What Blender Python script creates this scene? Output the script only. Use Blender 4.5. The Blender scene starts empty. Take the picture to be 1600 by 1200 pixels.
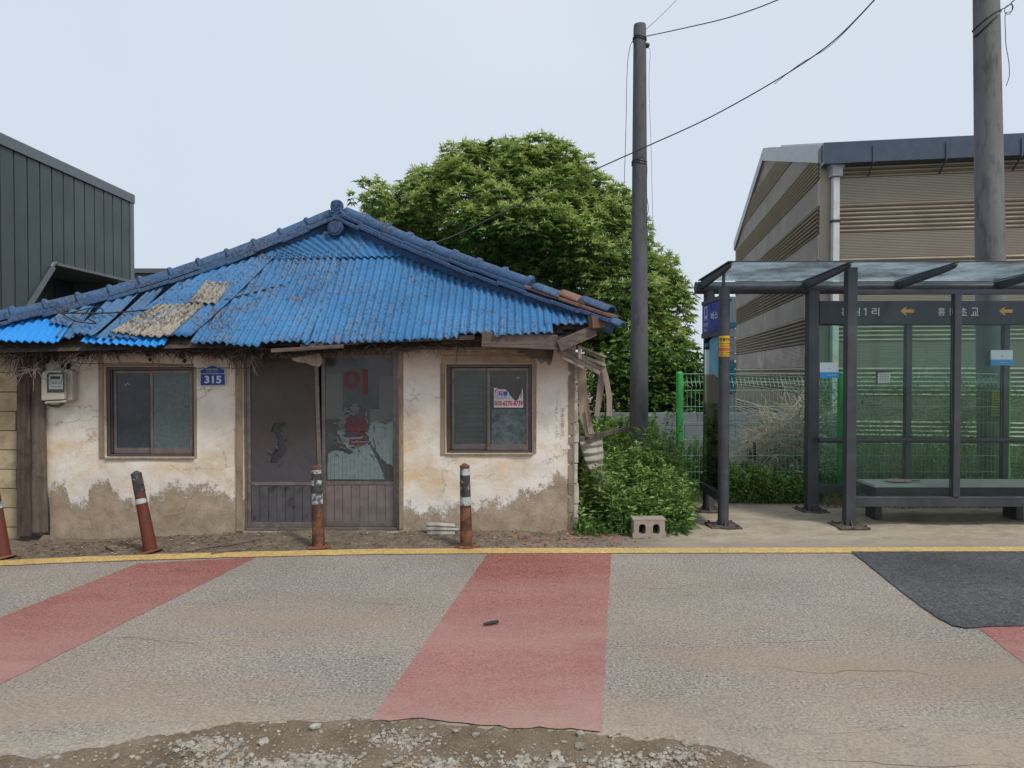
import bpy, bmesh, math, random
import numpy as np
from mathutils import Vector, Matrix, noise as mn
R = math.radians
random.seed(7); rng = np.random.default_rng(11)
sc = bpy.context.scene
COL = sc.collection

# ---------------------------------------------------------------- camera
F, HC = 1150.0, 1.6            # focal length in photo pixels, eye height
PITCH = math.atan(20 / F)
cd = bpy.data.cameras.new('camera'); cam = bpy.data.objects.new('camera', cd); COL.objects.link(cam)
cam.location = (0, 0, HC); cam.rotation_euler = (R(90) - PITCH, 0, 0)
cd.sensor_width = 36; cd.lens = 36 * F / 1600; cd.clip_end = 600; cd.clip_start = .05
sc.camera = cam
# ---------------------------------------------------------------- sky: thin overcast
w = bpy.data.worlds.new('World'); sc.world = w; w.use_nodes = True
nt = w.node_tree; nt.nodes.clear()
wo = nt.nodes.new('ShaderNodeOutputWorld'); bgd = nt.nodes.new('ShaderNodeBackground')
sky = nt.nodes.new('ShaderNodeTexSky'); sky.sky_type = 'NISHITA'; sky.sun_disc = False
SUN_EL, SUN_AZ = R(52), R(136)
sky.sun_elevation = SUN_EL; sky.sun_rotation = SUN_AZ; sky.dust_density = 4.0; sky.air_density = 1.0
tc = nt.nodes.new('ShaderNodeTexCoord'); cn = nt.nodes.new('ShaderNodeTexNoise')
cn.inputs['Scale'].default_value = 1.7; cn.inputs['Detail'].default_value = 3; cn.inputs['Roughness'].default_value = .45
cr = nt.nodes.new('ShaderNodeValToRGB')
cr.color_ramp.elements[0].position = .3; cr.color_ramp.elements[0].color = (4.4, 4.97, 5.78, 1)
cr.color_ramp.elements[1].position = .75; cr.color_ramp.elements[1].color = (5.05, 5.5, 6.12, 1)
mx = nt.nodes.new('ShaderNodeMix'); mx.data_type = 'RGBA'; mx.inputs[0].default_value = .92
nt.links.new(tc.outputs['Generated'], cn.inputs['Vector']); nt.links.new(cn.outputs[0], cr.inputs[0])
nt.links.new(sky.outputs[0], mx.inputs[6]); nt.links.new(cr.outputs[0], mx.inputs[7])
nt.links.new(mx.outputs[2], bgd.inputs['Color']); bgd.inputs['Strength'].default_value = .1
nt.links.new(bgd.outputs[0], wo.inputs[0])
# ---------------------------------------------------------------- veiled sun, behind the camera to the right
sd = bpy.data.lights.new('sun', 'SUN'); sun = bpy.data.objects.new('sun', sd); COL.objects.link(sun)
sd.energy = 1.5; sd.angle = R(11); sd.color = (1, .95, .87)
sun.rotation_euler = (R(90) - SUN_EL, 0, R(180) - SUN_AZ)
sc.view_settings.view_transform = 'Standard'; sc.view_settings.look = 'None'
sc.view_settings.exposure = .56; sc.view_settings.gamma = 1
sc.cycles.max_bounces = 8; sc.cycles.transparent_max_bounces = 16; sc.cycles.use_denoising = True

# ---------------------------------------------------------------- measuring: pixel of the photo -> point at depth Y, or on the ground
cp, sp = math.cos(PITCH), math.sin(PITCH)
def ray(px, py):
    u, v = (px - 800) / F, (600 - py) / F
    return Vector((u, cp + v * sp, -sp + v * cp))
def W(px, py, Y):
    d = ray(px, py); return Vector((0, 0, HC)) + d * (Y / d.y)
def G(px, py, z=0.0):
    d = ray(px, py); return Vector((0, 0, HC)) + d * ((z - HC) / d.z)
def XX(px, Y): return (px - 800) / F * Y
def ZZ(py, Y): return W(800, py, Y).z
def PX(p):
    d = Vector(p) - Vector((0, 0, HC)); dz = d.y * cp - d.z * sp
    return 800 + F * d.x / dz, 600 - F * (d.y * sp + d.z * cp) / dz

# ---------------------------------------------------------------- materials
def newmat(name):
    m = bpy.data.materials.new(name); m.use_nodes = True
    nt = m.node_tree; return m, nt, nt.nodes['Principled BSDF']
def nd(nt, t, **k):
    n = nt.nodes.new(t)
    for a, b in k.items():
        if a in n.inputs: n.inputs[a].default_value = b
        else: setattr(n, a, b)
    return n
def pos(nt, stretch=(1, 1, 1), rot=(0, 0, 0)):
    g = nt.nodes.new('ShaderNodeNewGeometry'); m = nt.nodes.new('ShaderNodeMapping')
    m.inputs['Scale'].default_value = stretch; m.inputs['Rotation'].default_value = rot
    nt.links.new(g.outputs['Position'], m.inputs['Vector']); return m.outputs[0]
def noi(nt, vec, scale, detail=4, rough=.55, dist=0):
    n = nt.nodes.new('ShaderNodeTexNoise'); n.inputs['Scale'].default_value = scale
    n.inputs['Detail'].default_value = detail; n.inputs['Roughness'].default_value = rough
    n.inputs['Distortion'].default_value = dist; nt.links.new(vec, n.inputs['Vector']); return n.outputs[0]
def mrange(nt, v, a, b, c=0, d=1, smooth=False):
    n = nt.nodes.new('ShaderNodeMapRange'); n.inputs[1].default_value = a; n.inputs[2].default_value = b
    n.inputs[3].default_value = c; n.inputs[4].default_value = d
    if smooth: n.interpolation_type = 'SMOOTHSTEP'
    nt.links.new(v, n.inputs[0]); return n.outputs[0]
def ma(nt, op, a, b=None, c=None):
    n = nt.nodes.new('ShaderNodeMath'); n.operation = op
    for i, x in enumerate((a, b, c)):
        if x is None: continue
        if isinstance(x, (int, float)): n.inputs[i].default_value = x
        else: nt.links.new(x, n.inputs[i])
    return n.outputs[0]
def mixc(nt, f, a, b, mode='MIX'):
    n = nt.nodes.new('ShaderNodeMix'); n.data_type = 'RGBA'; n.blend_type = mode
    for i, x in ((0, f), (6, a), (7, b)):
        if isinstance(x, (int, float)): n.inputs[i].default_value = x
        elif isinstance(x, tuple): n.inputs[i].default_value = (*x[:3], 1)
        else: nt.links.new(x, n.inputs[i])
    return n.outputs[2]
def ramp(nt, v, stops):
    n = nt.nodes.new('ShaderNodeValToRGB'); e = n.color_ramp.elements
    while len(e) < len(stops): e.new(.5)
    for el, (p, c) in zip(e, stops):
        el.position = p; el.color = (*c, 1) if isinstance(c, tuple) else (c, c, c, 1)
    nt.links.new(v, n.inputs[0]); return n.outputs[0]
def bump(nt, b, h, s, d=.01, prev=None):
    n = nt.nodes.new('ShaderNodeBump'); n.inputs['Strength'].default_value = s; n.inputs['Distance'].default_value = d
    nt.links.new(h, n.inputs['Height'])
    if prev: nt.links.new(prev, n.inputs['Normal'])
    nt.links.new(n.outputs[0], b.inputs['Normal']); return n.outputs[0]
def sep(nt):
    g = nt.nodes.new('ShaderNodeNewGeometry'); s = nt.nodes.new('ShaderNodeSeparateXYZ')
    nt.links.new(g.outputs['Position'], s.inputs[0]); return s.outputs
def V(c, k): return tuple(min(1, x * k) for x in c)
def simple(name, col, rough=.6, metal=0, var=.22, scale=5, bs=.25, bscale=60, bd=.004, dirt=None, dscale=3, dlo=.5, dhi=.62, stretch=(1, 1, 1), dmax=1, spec=.4):
    m, nt, b = newmat(name); v = pos(nt, stretch)
    c = ramp(nt, noi(nt, v, scale, 6, .6), [(.3, V(col, 1 - var)), (.7, V(col, 1 + var))])
    if dirt:
        f = mrange(nt, noi(nt, v, dscale, 8, .65), dlo, dhi, 0, dmax); c = mixc(nt, f, c, dirt)
    nt.links.new(c, b.inputs['Base Color'])
    rr = mrange(nt, noi(nt, v, scale * 2, 3), .3, .7, max(.05, rough - .1), min(1, rough + .1)); nt.links.new(rr, b.inputs['Roughness'])
    b.inputs['Metallic'].default_value = metal; b.inputs['Specular IOR Level'].default_value = spec
    if bs: bump(nt, b, noi(nt, v, bscale, 5, .6), bs, bd)
    return m
MT = {}

# ---------------------------------------------------------------- mesh building
OFF = {}
class MB:
    def __init__(s): s.v = []; s.f = []; s.m = []
    def add(s, vs, fs, mi=0):
        o = len(s.v); s.v += [tuple(x) for x in vs]; s.f += [tuple(i + o for i in f) for f in fs]; s.m += [mi] * len(fs); return s
    def box(s, x0, x1, y0, y1, z0, z1, mi=0):
        x0, x1 = sorted((x0, x1)); y0, y1 = sorted((y0, y1)); z0, z1 = sorted((z0, z1))
        return s.add([(x, y, z) for x in (x0, x1) for y in (y0, y1) for z in (z0, z1)],
                     [(0, 1, 3, 2), (4, 6, 7, 5), (0, 4, 5, 1), (2, 3, 7, 6), (0, 2, 6, 4), (1, 5, 7, 3)], mi)
    def bar(s, p0, p1, wd, h, mi=0, up=(0, 0, 1), taper=1):
        p0, p1 = Vector(p0), Vector(p1); d = (p1 - p0).normalized(); up = Vector(up)
        if abs(d.dot(up)) > .99: up = Vector((0, 1, 0))
        a = d.cross(up).normalized(); b = a.cross(d)
        vs = [p + a * i * wd / 2 * k + b * j * h / 2 * k for p, k in ((p0, 1), (p1, taper)) for i, j in ((-1, -1), (1, -1), (1, 1), (-1, 1))]
        return s.add(vs, [(0, 1, 2, 3), (7, 6, 5, 4), (0, 4, 5, 1), (1, 5, 6, 2), (2, 6, 7, 3), (3, 7, 4, 0)], mi)
    def tube(s, pts, r, n=8, mi=0, cap=True):
        pts = [Vector(p) for p in pts]; rs = r if isinstance(r, (list, tuple)) else [r] * len(pts)
        o = []; pa = None
        for i, p in enumerate(pts):
            d = (pts[min(i + 1, len(pts) - 1)] - pts[max(i - 1, 0)])
            d = d.normalized() if d.length > 1e-9 else Vector((0, 0, 1))
            a = (pa - d * pa.dot(d)) if pa is not None else d.cross(Vector((0, 0, 1)) if abs(d.z) < .9 else Vector((0, 1, 0)))
            a = a.normalized() if a.length > 1e-6 else Vector((1, 0, 0)); pa = a; b = d.cross(a)
            o += [p + (a * math.cos(2 * math.pi * k / n) + b * math.sin(2 * math.pi * k / n)) * rs[i] for k in range(n)]
        f = [(i * n + k, i * n + (k + 1) % n, (i + 1) * n + (k + 1) % n, (i + 1) * n + k) for i in range(len(pts) - 1) for k in range(n)]
        if cap: f += [tuple(range(n))[::-1], tuple((len(pts) - 1) * n + k for k in range(n))]
        return s.add(o, f, mi)
    def prism(s, poly, y0, y1, mi=0, plane='xz'):
        n = len(poly)
        P = (lambda a, b, c: (a, c, b)) if plane == 'xz' else ((lambda a, b, c: (c, a, b)) if plane == 'yz' else (lambda a, b, c: (a, b, c)))
        vs = [P(a, b, y0) for a, b in poly] + [P(a, b, y1) for a, b in poly]
        return s.add(vs, [tuple(range(n)), tuple(range(2 * n - 1, n - 1, -1))] + [(i, i + n, (i + 1) % n + n, (i + 1) % n) for i in range(n)], mi)
    def grid(s, fn, us, vs_, mi=0, skip=None):
        nu, nv = len(us), len(vs_)
        P = [fn(u, v) for u in us for v in vs_]
        f = [(i * nv + j, (i + 1) * nv + j, (i + 1) * nv + j + 1, i * nv + j + 1) for i in range(nu - 1) for j in range(nv - 1)
             if not (skip and skip((us[i] + us[i + 1]) / 2, (vs_[j] + vs_[j + 1]) / 2))]
        return s.add(P, f, mi)
    def mesh(s, name, off=(0, 0, 0), fix=True):
        me = bpy.data.meshes.new(name); ox, oy, oz = off
        me.from_pydata([(x - ox, y - oy, z - oz) for x, y, z in s.v], [], s.f); me.update()
        me.polygons.foreach_set('material_index', s.m)
        if fix:
            bm = bmesh.new(); bm.from_mesh(me); bmesh.ops.recalc_face_normals(bm, faces=bm.faces)
            lo = [v for v in bm.verts if not v.link_faces]
            bmesh.ops.delete(bm, geom=lo, context='VERTS'); bm.to_mesh(me); bm.free()
        return me
    def build(s, name, mats, parent=None, label=None, cat=None, group=None, kind=None, smooth=False, bev=0, solid=0, base=None, fix=True):
        off = OFF[parent.name] if parent else Vector(base if base is not None else (0, 0, 0))
        me = s.mesh(name, off, fix)
        for m in (mats if isinstance(mats, (list, tuple)) else [mats]): me.materials.append(m)
        return link(me, name, parent, off, label, cat, group, kind, smooth, bev, solid)
def link(me, name, parent, off, label=None, cat=None, group=None, kind=None, smooth=False, bev=0, solid=0):
    o = bpy.data.objects.new(name, me); COL.objects.link(o); OFF[o.name] = Vector(off)
    if parent: o.parent = parent
    else: o.location = off
    if smooth:
        me.polygons.foreach_set('use_smooth', [True] * len(me.polygons)); me.update()
        if smooth == 'auto':
            bm = bmesh.new(); bm.from_mesh(me)
            for e in bm.edges:
                if len(e.link_faces) == 2 and e.calc_face_angle(0) > R(35): e.smooth = False
            bm.to_mesh(me); bm.free()
    if bev:
        md = o.modifiers.new('bevel', 'BEVEL'); md.width = bev; md.segments = 2; md.limit_method = 'ANGLE'; md.angle_limit = R(40)
    if solid:
        md = o.modifiers.new('solid', 'SOLIDIFY'); md.thickness = solid; md.offset = 0
    tag(o, label, cat, group, kind); return o
def tag(o, label=None, cat=None, group=None, kind=None):
    for k, v in (('label', label), ('category', cat), ('group', group), ('kind', kind)):
        if v: o[k] = v
def thing(name, label, cat, loc, group=None):
    o = bpy.data.objects.new(name, None); COL.objects.link(o); o.location = loc; o.empty_display_size = .1
    OFF[o.name] = Vector(loc); tag(o, label, cat, group); return o
def dup(root, loc, label):
    r = root.copy(); COL.objects.link(r); r.location = loc; r['label'] = label
    for ch in list(root.children):
        c = ch.copy(); COL.objects.link(c); c.parent = r
        for g in list(ch.children):
            d = g.copy(); COL.objects.link(d); d.parent = c
    return r
def textmesh(body, bold=.0):
    cu = bpy.data.curves.new('t', 'FONT'); cu.body = body; cu.size = 1; cu.offset = bold; cu.resolution_u = 3
    ob = bpy.data.objects.new('t', cu); COL.objects.link(ob); bpy.context.view_layer.update()
    me = bpy.data.meshes.new_from_object(ob.evaluated_get(bpy.context.evaluated_depsgraph_get()))
    vs = [v.co.copy() for v in me.vertices]; fs = [tuple(p.vertices) for p in me.polygons]
    bpy.data.objects.remove(ob); bpy.data.curves.remove(cu); bpy.data.meshes.remove(me); return vs, fs
def text_into(mb, body, c, ax, ay, wd, h, mi=0, bold=0, thick=.0015):
    """flat raised letters fitted to a box wd x h centred on c with axes ax (reading) and ay (up)"""
    vs, fs = textmesh(body, bold)
    if not vs: return
    x0, x1 = min(v.x for v in vs), max(v.x for v in vs); y0, y1 = min(v.y for v in vs), max(v.y for v in vs)
    c, ax, ay = Vector(c), Vector(ax).normalized(), Vector(ay).normalized(); n = ax.cross(ay) * thick
    P = [c + ax * ((v.x - (x0 + x1) / 2) / (x1 - x0) * wd) + ay * ((v.y - (y0 + y1) / 2) / (y1 - y0) * h) + n for v in vs]
    mb.add(P, fs, mi)
def fbm(x, y, z=0, o=4): return mn.fractal(Vector((x, y, z)), 1.0, 2.0, o)

# leaves: many small folded blades in one mesh, with a random tint each
class Leaves:
    def __init__(s): s.b = []; s.d = []; s.l = []; s.w = []; s.t = []; s.dr = []; s.mi = []
    def add(s, b, d, l, wd, tint, droop=.3, mi=0):
        s.b.append(b); s.d.append(d); s.l.append(l); s.w.append(wd); s.t.append(tint); s.dr.append(droop); s.mi.append(mi)
    def mesh(s, name, off, extra=None):
        B = np.array(s.b, float) - np.array(off, float); D = np.array(s.d, float); D /= np.linalg.norm(D, axis=1)[:, None] + 1e-9
        L = np.array(s.l)[:, None]; Wd = np.array(s.w)[:, None]; DR = np.array(s.dr)[:, None]; n = len(B)
        S = np.cross(D, rng.normal(size=(n, 3)) * .5 + np.array([0, 0, 1.0])); S /= np.linalg.norm(S, axis=1)[:, None] + 1e-9
        dn = np.array([0, 0, -1.0])
        m = B + D * L * .42 + dn * L * DR * .12
        tip = B + D * L * .92 + dn * L * DR * .6
        up = np.cross(S, D) * Wd * .25
        Vv = np.stack([B, m + S * Wd / 2 + up, m - S * Wd / 2 + up, tip], 1).reshape(-1, 3)
        idx = (np.arange(n) * 4)[:, None]
        Fc = np.concatenate([idx + np.array([[0, 1, 2]]), idx + np.array([[1, 3, 2]])], 1).reshape(-1)
        tints = np.repeat(np.array(s.t, float), 4); mi = np.repeat(np.array(s.mi), 2)
        nv, nf = len(Vv), 2 * n
        if extra and extra.v:                       # stems (MB) joined in
            ev = np.array(extra.v, float) - np.array(off, float)
            tri = [];
            for f in extra.f:
                for k in range(1, len(f) - 1): tri.append((f[0], f[k], f[k + 1]))
            Fc = np.concatenate([Fc, (np.array(tri) + nv).reshape(-1)]); Vv = np.concatenate([Vv, ev])
            mi = np.concatenate([mi, np.full(len(tri), 1)]); tints = np.concatenate([tints, np.full(len(ev), .5)]); nf += len(tri); nv += len(ev)
        me = bpy.data.meshes.new(name); me.vertices.add(nv); me.vertices.foreach_set('co', Vv.reshape(-1))
        me.loops.add(nf * 3); me.loops.foreach_set('vertex_index', Fc.astype(np.int32))
        me.polygons.add(nf); me.polygons.foreach_set('loop_start', np.arange(nf, dtype=np.int32) * 3)
        me.polygons.foreach_set('material_index', mi.astype(np.int32)); me.update(calc_edges=True); me.validate()
        a = me.attributes.new('tint', 'FLOAT', 'POINT'); a.data.foreach_set('value', tints[:len(me.vertices)].astype(np.float32))
        return me
def leafmat(name, stops, rough=.5, trans=.35):
    m, nt, b = newmat(name); at = nd(nt, 'ShaderNodeAttribute', attribute_name='tint')
    c = ramp(nt, at.outputs['Fac'], stops); nt.links.new(c, b.inputs['Base Color'])
    b.inputs['Roughness'].default_value = rough; b.inputs['Specular IOR Level'].default_value = .3
    t = nt.nodes.new('ShaderNodeBsdfTranslucent'); nt.links.new(c, t.inputs[0]); x = nt.nodes.new('ShaderNodeMixShader'); x.inputs[0].default_value = trans
    nt.links.new(b.outputs[0], x.inputs[1]); nt.links.new(t.outputs[0], x.inputs[2]); nt.links.new(x.outputs[0], nt.nodes['Material Output'].inputs[0]); return m
def glassmat(name, tint, ior=1.45, dirt=.06, dcol=(.6, .65, .62), dscale=2.5, rough=.03, transl=False):
    m, nt, b = newmat(name); nt.nodes.remove(b)
    tr = nt.nodes.new('ShaderNodeBsdfTransparent'); tr.inputs[0].default_value = (*tint, 1)
    gl = nt.nodes.new('ShaderNodeBsdfGlossy'); gl.inputs['Roughness'].default_value = rough
    df = nt.nodes.new('ShaderNodeBsdf' + ('Translucent' if transl else 'Diffuse')); df.inputs[0].default_value = (*dcol, 1)
    fr = nt.nodes.new('ShaderNodeFresnel'); fr.inputs[0].default_value = ior
    a = nt.nodes.new('ShaderNodeMixShader'); c = nt.nodes.new('ShaderNodeMixShader')
    v = pos(nt); f = mrange(nt, noi(nt, v, dscale, 8, .7), .35, .8, dirt * .3, dirt * 3)
    nt.links.new(f, a.inputs[0]); nt.links.new(tr.outputs[0], a.inputs[1]); nt.links.new(df.outputs[0], a.inputs[2])
    nt.links.new(fr.outputs[0], c.inputs[0]); nt.links.new(a.outputs[0], c.inputs[1]); nt.links.new(gl.outputs[0], c.inputs[2])
    nt.links.new(c.outputs[0], nt.nodes['Material Output'].inputs[0]); return m
# ================================================================ GROUND
def line_far(x):                # far edge of the road (far side of the yellow line)
    pts = [(-12, 5.35), (-8, 5.75), (-5.2, 6.05), (-4.29, 6.17), (-3.8, 6.27), (-3.2, 6.36), (-2.4, 6.46), (-1.2, 6.57), (0, 6.6), (3, 6.62), (4.7, 6.66), (30, 6.9)]
    x = max(-30, x)
    if x <= pts[0][0]: return pts[0][1] - (pts[0][0] - x) * .12
    for (a, b), (c, d) in zip(pts, pts[1:]):
        if x <= c: return b + (d - b) * (x - a) / (c - a)
    return pts[-1][1]
def near_edge(x):
    pe = [(-400, 1215), (-200, 1200), (0, 1184), (80, 1180), (160, 1168), (240, 1151), (310, 1143), (360, 1131), (450, 1128), (500, 1132), (565, 1125), (650, 1127), (710, 1131), (800, 1139), (900, 1142), (940, 1144), (1000, 1152), (1120, 1167), (1180, 1190), (1260, 1216), (1500, 1235), (1900, 1250)]
    P = [G(a, b) for a, b in pe]
    if x <= P[0].x: return P[0].y
    for a, b in zip(P, P[1:]):
        if x <= b.x: 
            t = (x - a.x) / (b.x - a.x); return a.y + (b.y - a.y) * t
    return P[-1].y
def gz(x, y):                   # verge height
    d = y - line_far(x)
    if d < 0: return 0
    t = min(1, d / .75); t = t * t * (3 - 2 * t)
    side = .04 if x > -2 else .04 - min(1, (-2 - x) / 2.2) * .085
    return t * side + min(max(0, d - 1.2) * .012, .12)

# asphalt shared by road / paint
def asphalt(name, lo, hi, dust=(.36, .27, .19), cracks=True, patch=False, spk=1.0):
    m, nt, b = newmat(name); v = pos(nt)
    big = noi(nt, v, .9, 5, .6); fine = noi(nt, v, 62, 5, .8); mid = noi(nt, v, 17, 7, .75)
    c = ramp(nt, big, [(.3, lo), (.7, hi)])
    g = mrange(nt, fine, .36, .64, 1 - .8 * spk, 1 + .8 * spk); g2 = mrange(nt, mid, .3, .7, .82, 1.18)
    cc = nt.nodes.new('ShaderNodeCombineColor'); gg = ma(nt, 'MULTIPLY', g, g2)
    for i in range(3): nt.links.new(gg, cc.inputs[i])
    c = mixc(nt, 1.0, c, cc.outputs[0], 'MULTIPLY')
    if dust:
        vs = pos(nt, (.35, 1.3, 1)); s = sep(nt)
        f = mrange(nt, noi(nt, vs, 1.1, 7, .7), .38, .68, 0, .75)
        f2 = mrange(nt, s[1], 6.4, 3.6, .2, 1.2); c = mixc(nt, ma(nt, 'MULTIPLY', f, f2), c, dust)
        # pale dust thrown up near the broken edge
        f3 = ma(nt, 'MULTIPLY', mrange(nt, s[1], 3.75, 3.05, 0, 1, True), mrange(nt, noi(nt, v, 5, 7, .7), .3, .65)); c = mixc(nt, ma(nt, 'MULTIPLY', f3, .6), c, (.46, .39, .3))
    h = ma(nt, 'ADD', ma(nt, 'MULTIPLY', fine, .6), ma(nt, 'MULTIPLY', mid, .8))
    if cracks:
        vd = nt.nodes.new('ShaderNodeVectorMath'); vd.operation = 'MULTIPLY_ADD'
        nn = nt.nodes.new('ShaderNodeTexNoise'); nn.inputs['Scale'].default_value = 1.5; nn.inputs['Detail'].default_value = 3.5; nn.inputs['Roughness'].default_value = .5; nt.links.new(v, nn.inputs[0])
        vd.inputs[1].default_value = (1.1, .5, 0); vs2 = pos(nt, (.3, 1.7, 0))
        nt.links.new(nn.outputs[1], vd.inputs[0]); nt.links.new(vs2, vd.inputs[2])
        vo = nt.nodes.new('ShaderNodeTexVoronoi'); vo.feature = 'DISTANCE_TO_EDGE'; vo.inputs['Scale'].default_value = .9; nt.links.new(vd.outputs[0], vo.inputs[0])
        k = mrange(nt, vo.outputs[0], 0, .005, 1, 0); k = ma(nt, 'MULTIPLY', k, mrange(nt, noi(nt, v, .8, 3), .54, .66))
        c = mixc(nt, ma(nt, 'MULTIPLY', k, .5), c, (.11, .09, .07)); h = ma(nt, 'SUBTRACT', h, ma(nt, 'MULTIPLY', k, 2))
        # little pits
        p = nt.nodes.new('ShaderNodeTexVoronoi'); p.inputs['Scale'].default_value = 4.2; nt.links.new(pos(nt, (1, 2.0, 0)), p.inputs[0])
        pk = mrange(nt, p.outputs[0], .03, .075, 1, 0); c = mixc(nt, ma(nt, 'MULTIPLY', ma(nt, 'MULTIPLY', pk, mrange(nt, noi(nt, v, 3, 2), .45, .55)), .65), c, (.09, .075, .06))
    nt.links.new(c, b.inputs['Base Color']); b.inputs['Roughness'].default_value = .9; b.inputs['Specular IOR Level'].default_value = .25
    bump(nt, b, h, .9, .012); return m, nt, b, c, v
MT['road'] = asphalt('worn_asphalt', (.245, .222, .195), (.34, .31, .272))[0]
MT['patch'] = asphalt('new_asphalt', (.058, .060, .065), (.105, .107, .11), dust=None, cracks=False)[0]
m, nt, b, c, v = asphalt('red_paint', (.245, .078, .064), (.335, .135, .112), dust=(.42, .27, .23), cracks=True, spk=1.0)
s = sep(nt); wear = mrange(nt, noi(nt, v, 110, 4, .7), .56, .66); far = mrange(nt, s[1], 6.6, 5.6, .75, .3)
c2 = mixc(nt, ma(nt, 'MULTIPLY', wear, far), c, (.42, .36, .31)); fade = mrange(nt, s[1], 6.0, 3.3, 0, .6)
c2 = mixc(nt, ma(nt, 'MULTIPLY', fade, mrange(nt, noi(nt, v, 1.6, 6), .3, .7, .5, 1.1)), c2, (.44, .25, .235)); nt.links.new(c2, b.inputs['Base Color']); MT['red'] = m
m, nt, b, c, v = asphalt('yellow_paint', (.56, .37, .12), (.70, .49, .18), dust=None, cracks=False, spk=.5)
c2 = mixc(nt, mrange(nt, noi(nt, v, 16, 8, .75), .49, .64, 0, .85), c, (.36, .30, .22)); nt.links.new(c2, b.inputs['Base Color']); MT['yellow'] = m

# wide base ground, reaching the horizon
m, nt, b = newmat('far_ground'); v = pos(nt)
nt.links.new(ramp(nt, noi(nt, v, .6, 8, .65), [(.3, (.13, .11, .08)), (.55, (.19, .17, .12)), (.75, (.09, .12, .05))]), b.inputs['Base Color']); b.inputs['Roughness'].default_value = .95
mb = MB(); mb.grid(lambda x, y: (x, y, -.12), np.linspace(-250, 250, 11), np.linspace(-60, 400, 11)); mb.build('ground', m, kind='structure')

# road with a broken near edge
xs = sorted(set([round(-30 + i * .6, 3) for i in range(0, 40)] + [round(-6 + i * .03, 3) for i in range(0, 400)] + [round(6 + i * .6, 3) for i in range(0, 41)]))
def ne(x): return near_edge(x) + .035 * fbm(x * 4, 3) + .018 * fbm(x * 21, 9) + .01 * fbm(x * 70, 5)
mb = MB(); n = len(xs); P = []
for x in xs:
    e = ne(x)
    P += [(x, line_far(x) + .02, 0), (x, e + .08, 0), (x, e, -.006), (x, e - .006 - .006 * abs(fbm(x * 30, 1)), -.05)]
mb.add(P, [(i * 4 + k, (i + 1) * 4 + k, (i + 1) * 4 + k + 1, i * 4 + k + 1) for i in range(n - 1) for k in range(3)])
mb.build('road', MT['road'], kind='structure')

def ground_poly(name, pts, z, mat, jag=.006, step=.05):
    """marking outlined on the ground; densified and roughened outline, fanned from strips"""
    out = []
    P = [Vector((a, b, 0)) for a, b in pts]
    for i, a in enumerate(P):
        b2 = P[(i + 1) % len(P)]; k = max(1, int((b2 - a).length / step))
        for j in range(k):
            q = a + (b2 - a) * j / k; out.append((q.x + jag * fbm(q.x * 9, q.y * 9, 2), q.y + jag * fbm(q.x * 9, q.y * 9, 7), z))
    me = bpy.data.meshes.new(name); me.from_pydata(out, [], [tuple(range(len(out)))]); me.update()
    if me.polygons[0].normal.z < 0: me.flip_normals()
    me.materials.append(mat); o = link(me, name, None, (0, 0, 0), kind='structure'); return o
g2 = lambda a, b: tuple(G(a, b))[:2]
def stripe(l0, l1, r0, r1, near=None):
    return [g2(*l0), g2(*r0)] + [g2(*r1)] + (near or []) + [g2(*l1)]
# left, middle and right red bands
a0 = G(0, 965); a1 = G(215, 881); b0 = G(0, 1070); b1 = G(400, 871)
ea = a0 + (a0 - a1) * 1.0; eb = b0 + (b0 - b1) * .45
ground_poly('road_marking', [tuple(a1)[:2], tuple(b1)[:2], tuple(eb)[:2], tuple(ea)[:2]], .0025, MT['red'])
c0 = G(763, 864); d0 = G(955, 864); c1 = G(581, 1121); d1 = G(938, 1139)
nearp = [(x, ne(x) + .014) for x in np.linspace(d1.x, c1.x, 24)][1:-1]
ground_poly('road_marking', [tuple(c0)[:2], tuple(d0)[:2], (d1.x, ne(d1.x) + .014)] + nearp + [(c1.x, ne(c1.x) + .014)], .0025, MT['red'])
e0 = G(1525, 979); e1 = G(1600, 1037); f = e1 + (e1 - e0) * 2.2; wv = Vector((1.25, 0, 0))
ground_poly('road_marking', [tuple(e0)[:2], tuple(e0 + wv)[:2], tuple(f + wv)[:2], tuple(f)[:2]], .0025, MT['red'])
pp = [(1330, 863), (1368, 893), (1420, 935), (1462, 965), (1488, 979), (1510, 983), (1560, 980), (1640, 980)]
ground_poly('road_patch', [g2(*q) for q in pp] + [(7.5, G(1640, 980).y), (7.5, line_far(7.5) - .19)], .009, MT['patch'], jag=.008)
mb = MB(); xs2 = np.arange(-14, 14, .04)
mb.grid(lambda x, t: (x, line_far(x) + .01 - .19 * t + (.006 + .01 * (x < -1)) * fbm(x * 8, t * 5), .0065), xs2, [0, 1]); mb.build('road_line', MT['yellow'], kind='structure')

# verge: dirt by the house, sandy by the shelter
m, nt, b = newmat('verge_dirt'); v = pos(nt); s = sep(nt)
left = ramp(nt, noi(nt, pos(nt, (1, 2, 1)), 5, 8, .7), [(.3, (.10, .075, .055)), (.5, (.19, .145, .105)), (.72, (.30, .24, .18))])
right = ramp(nt, noi(nt, pos(nt, (.7, 1.6, 1)), 4, 8, .65), [(.3, (.30, .245, .17)), (.55, (.42, .355, .26)), (.75, (.50, .44, .34))])
c = mixc(nt, mrange(nt, ma(nt, 'ADD', s[0], noi(nt, v, 1.5, 5)), 1.3, 2.2, 0, 1, True), left, right)
rx = mrange(nt, ma(nt, 'ABSOLUTE', ma(nt, 'SUBTRACT', s[0], .45)), .2, .9, 1, 0, True)
c = mixc(nt, ma(nt, 'MULTIPLY', rx, mrange(nt, noi(nt, v, 7, 6), .48, .62, 0, .85)), c, (.40, .17, .09))
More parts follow.
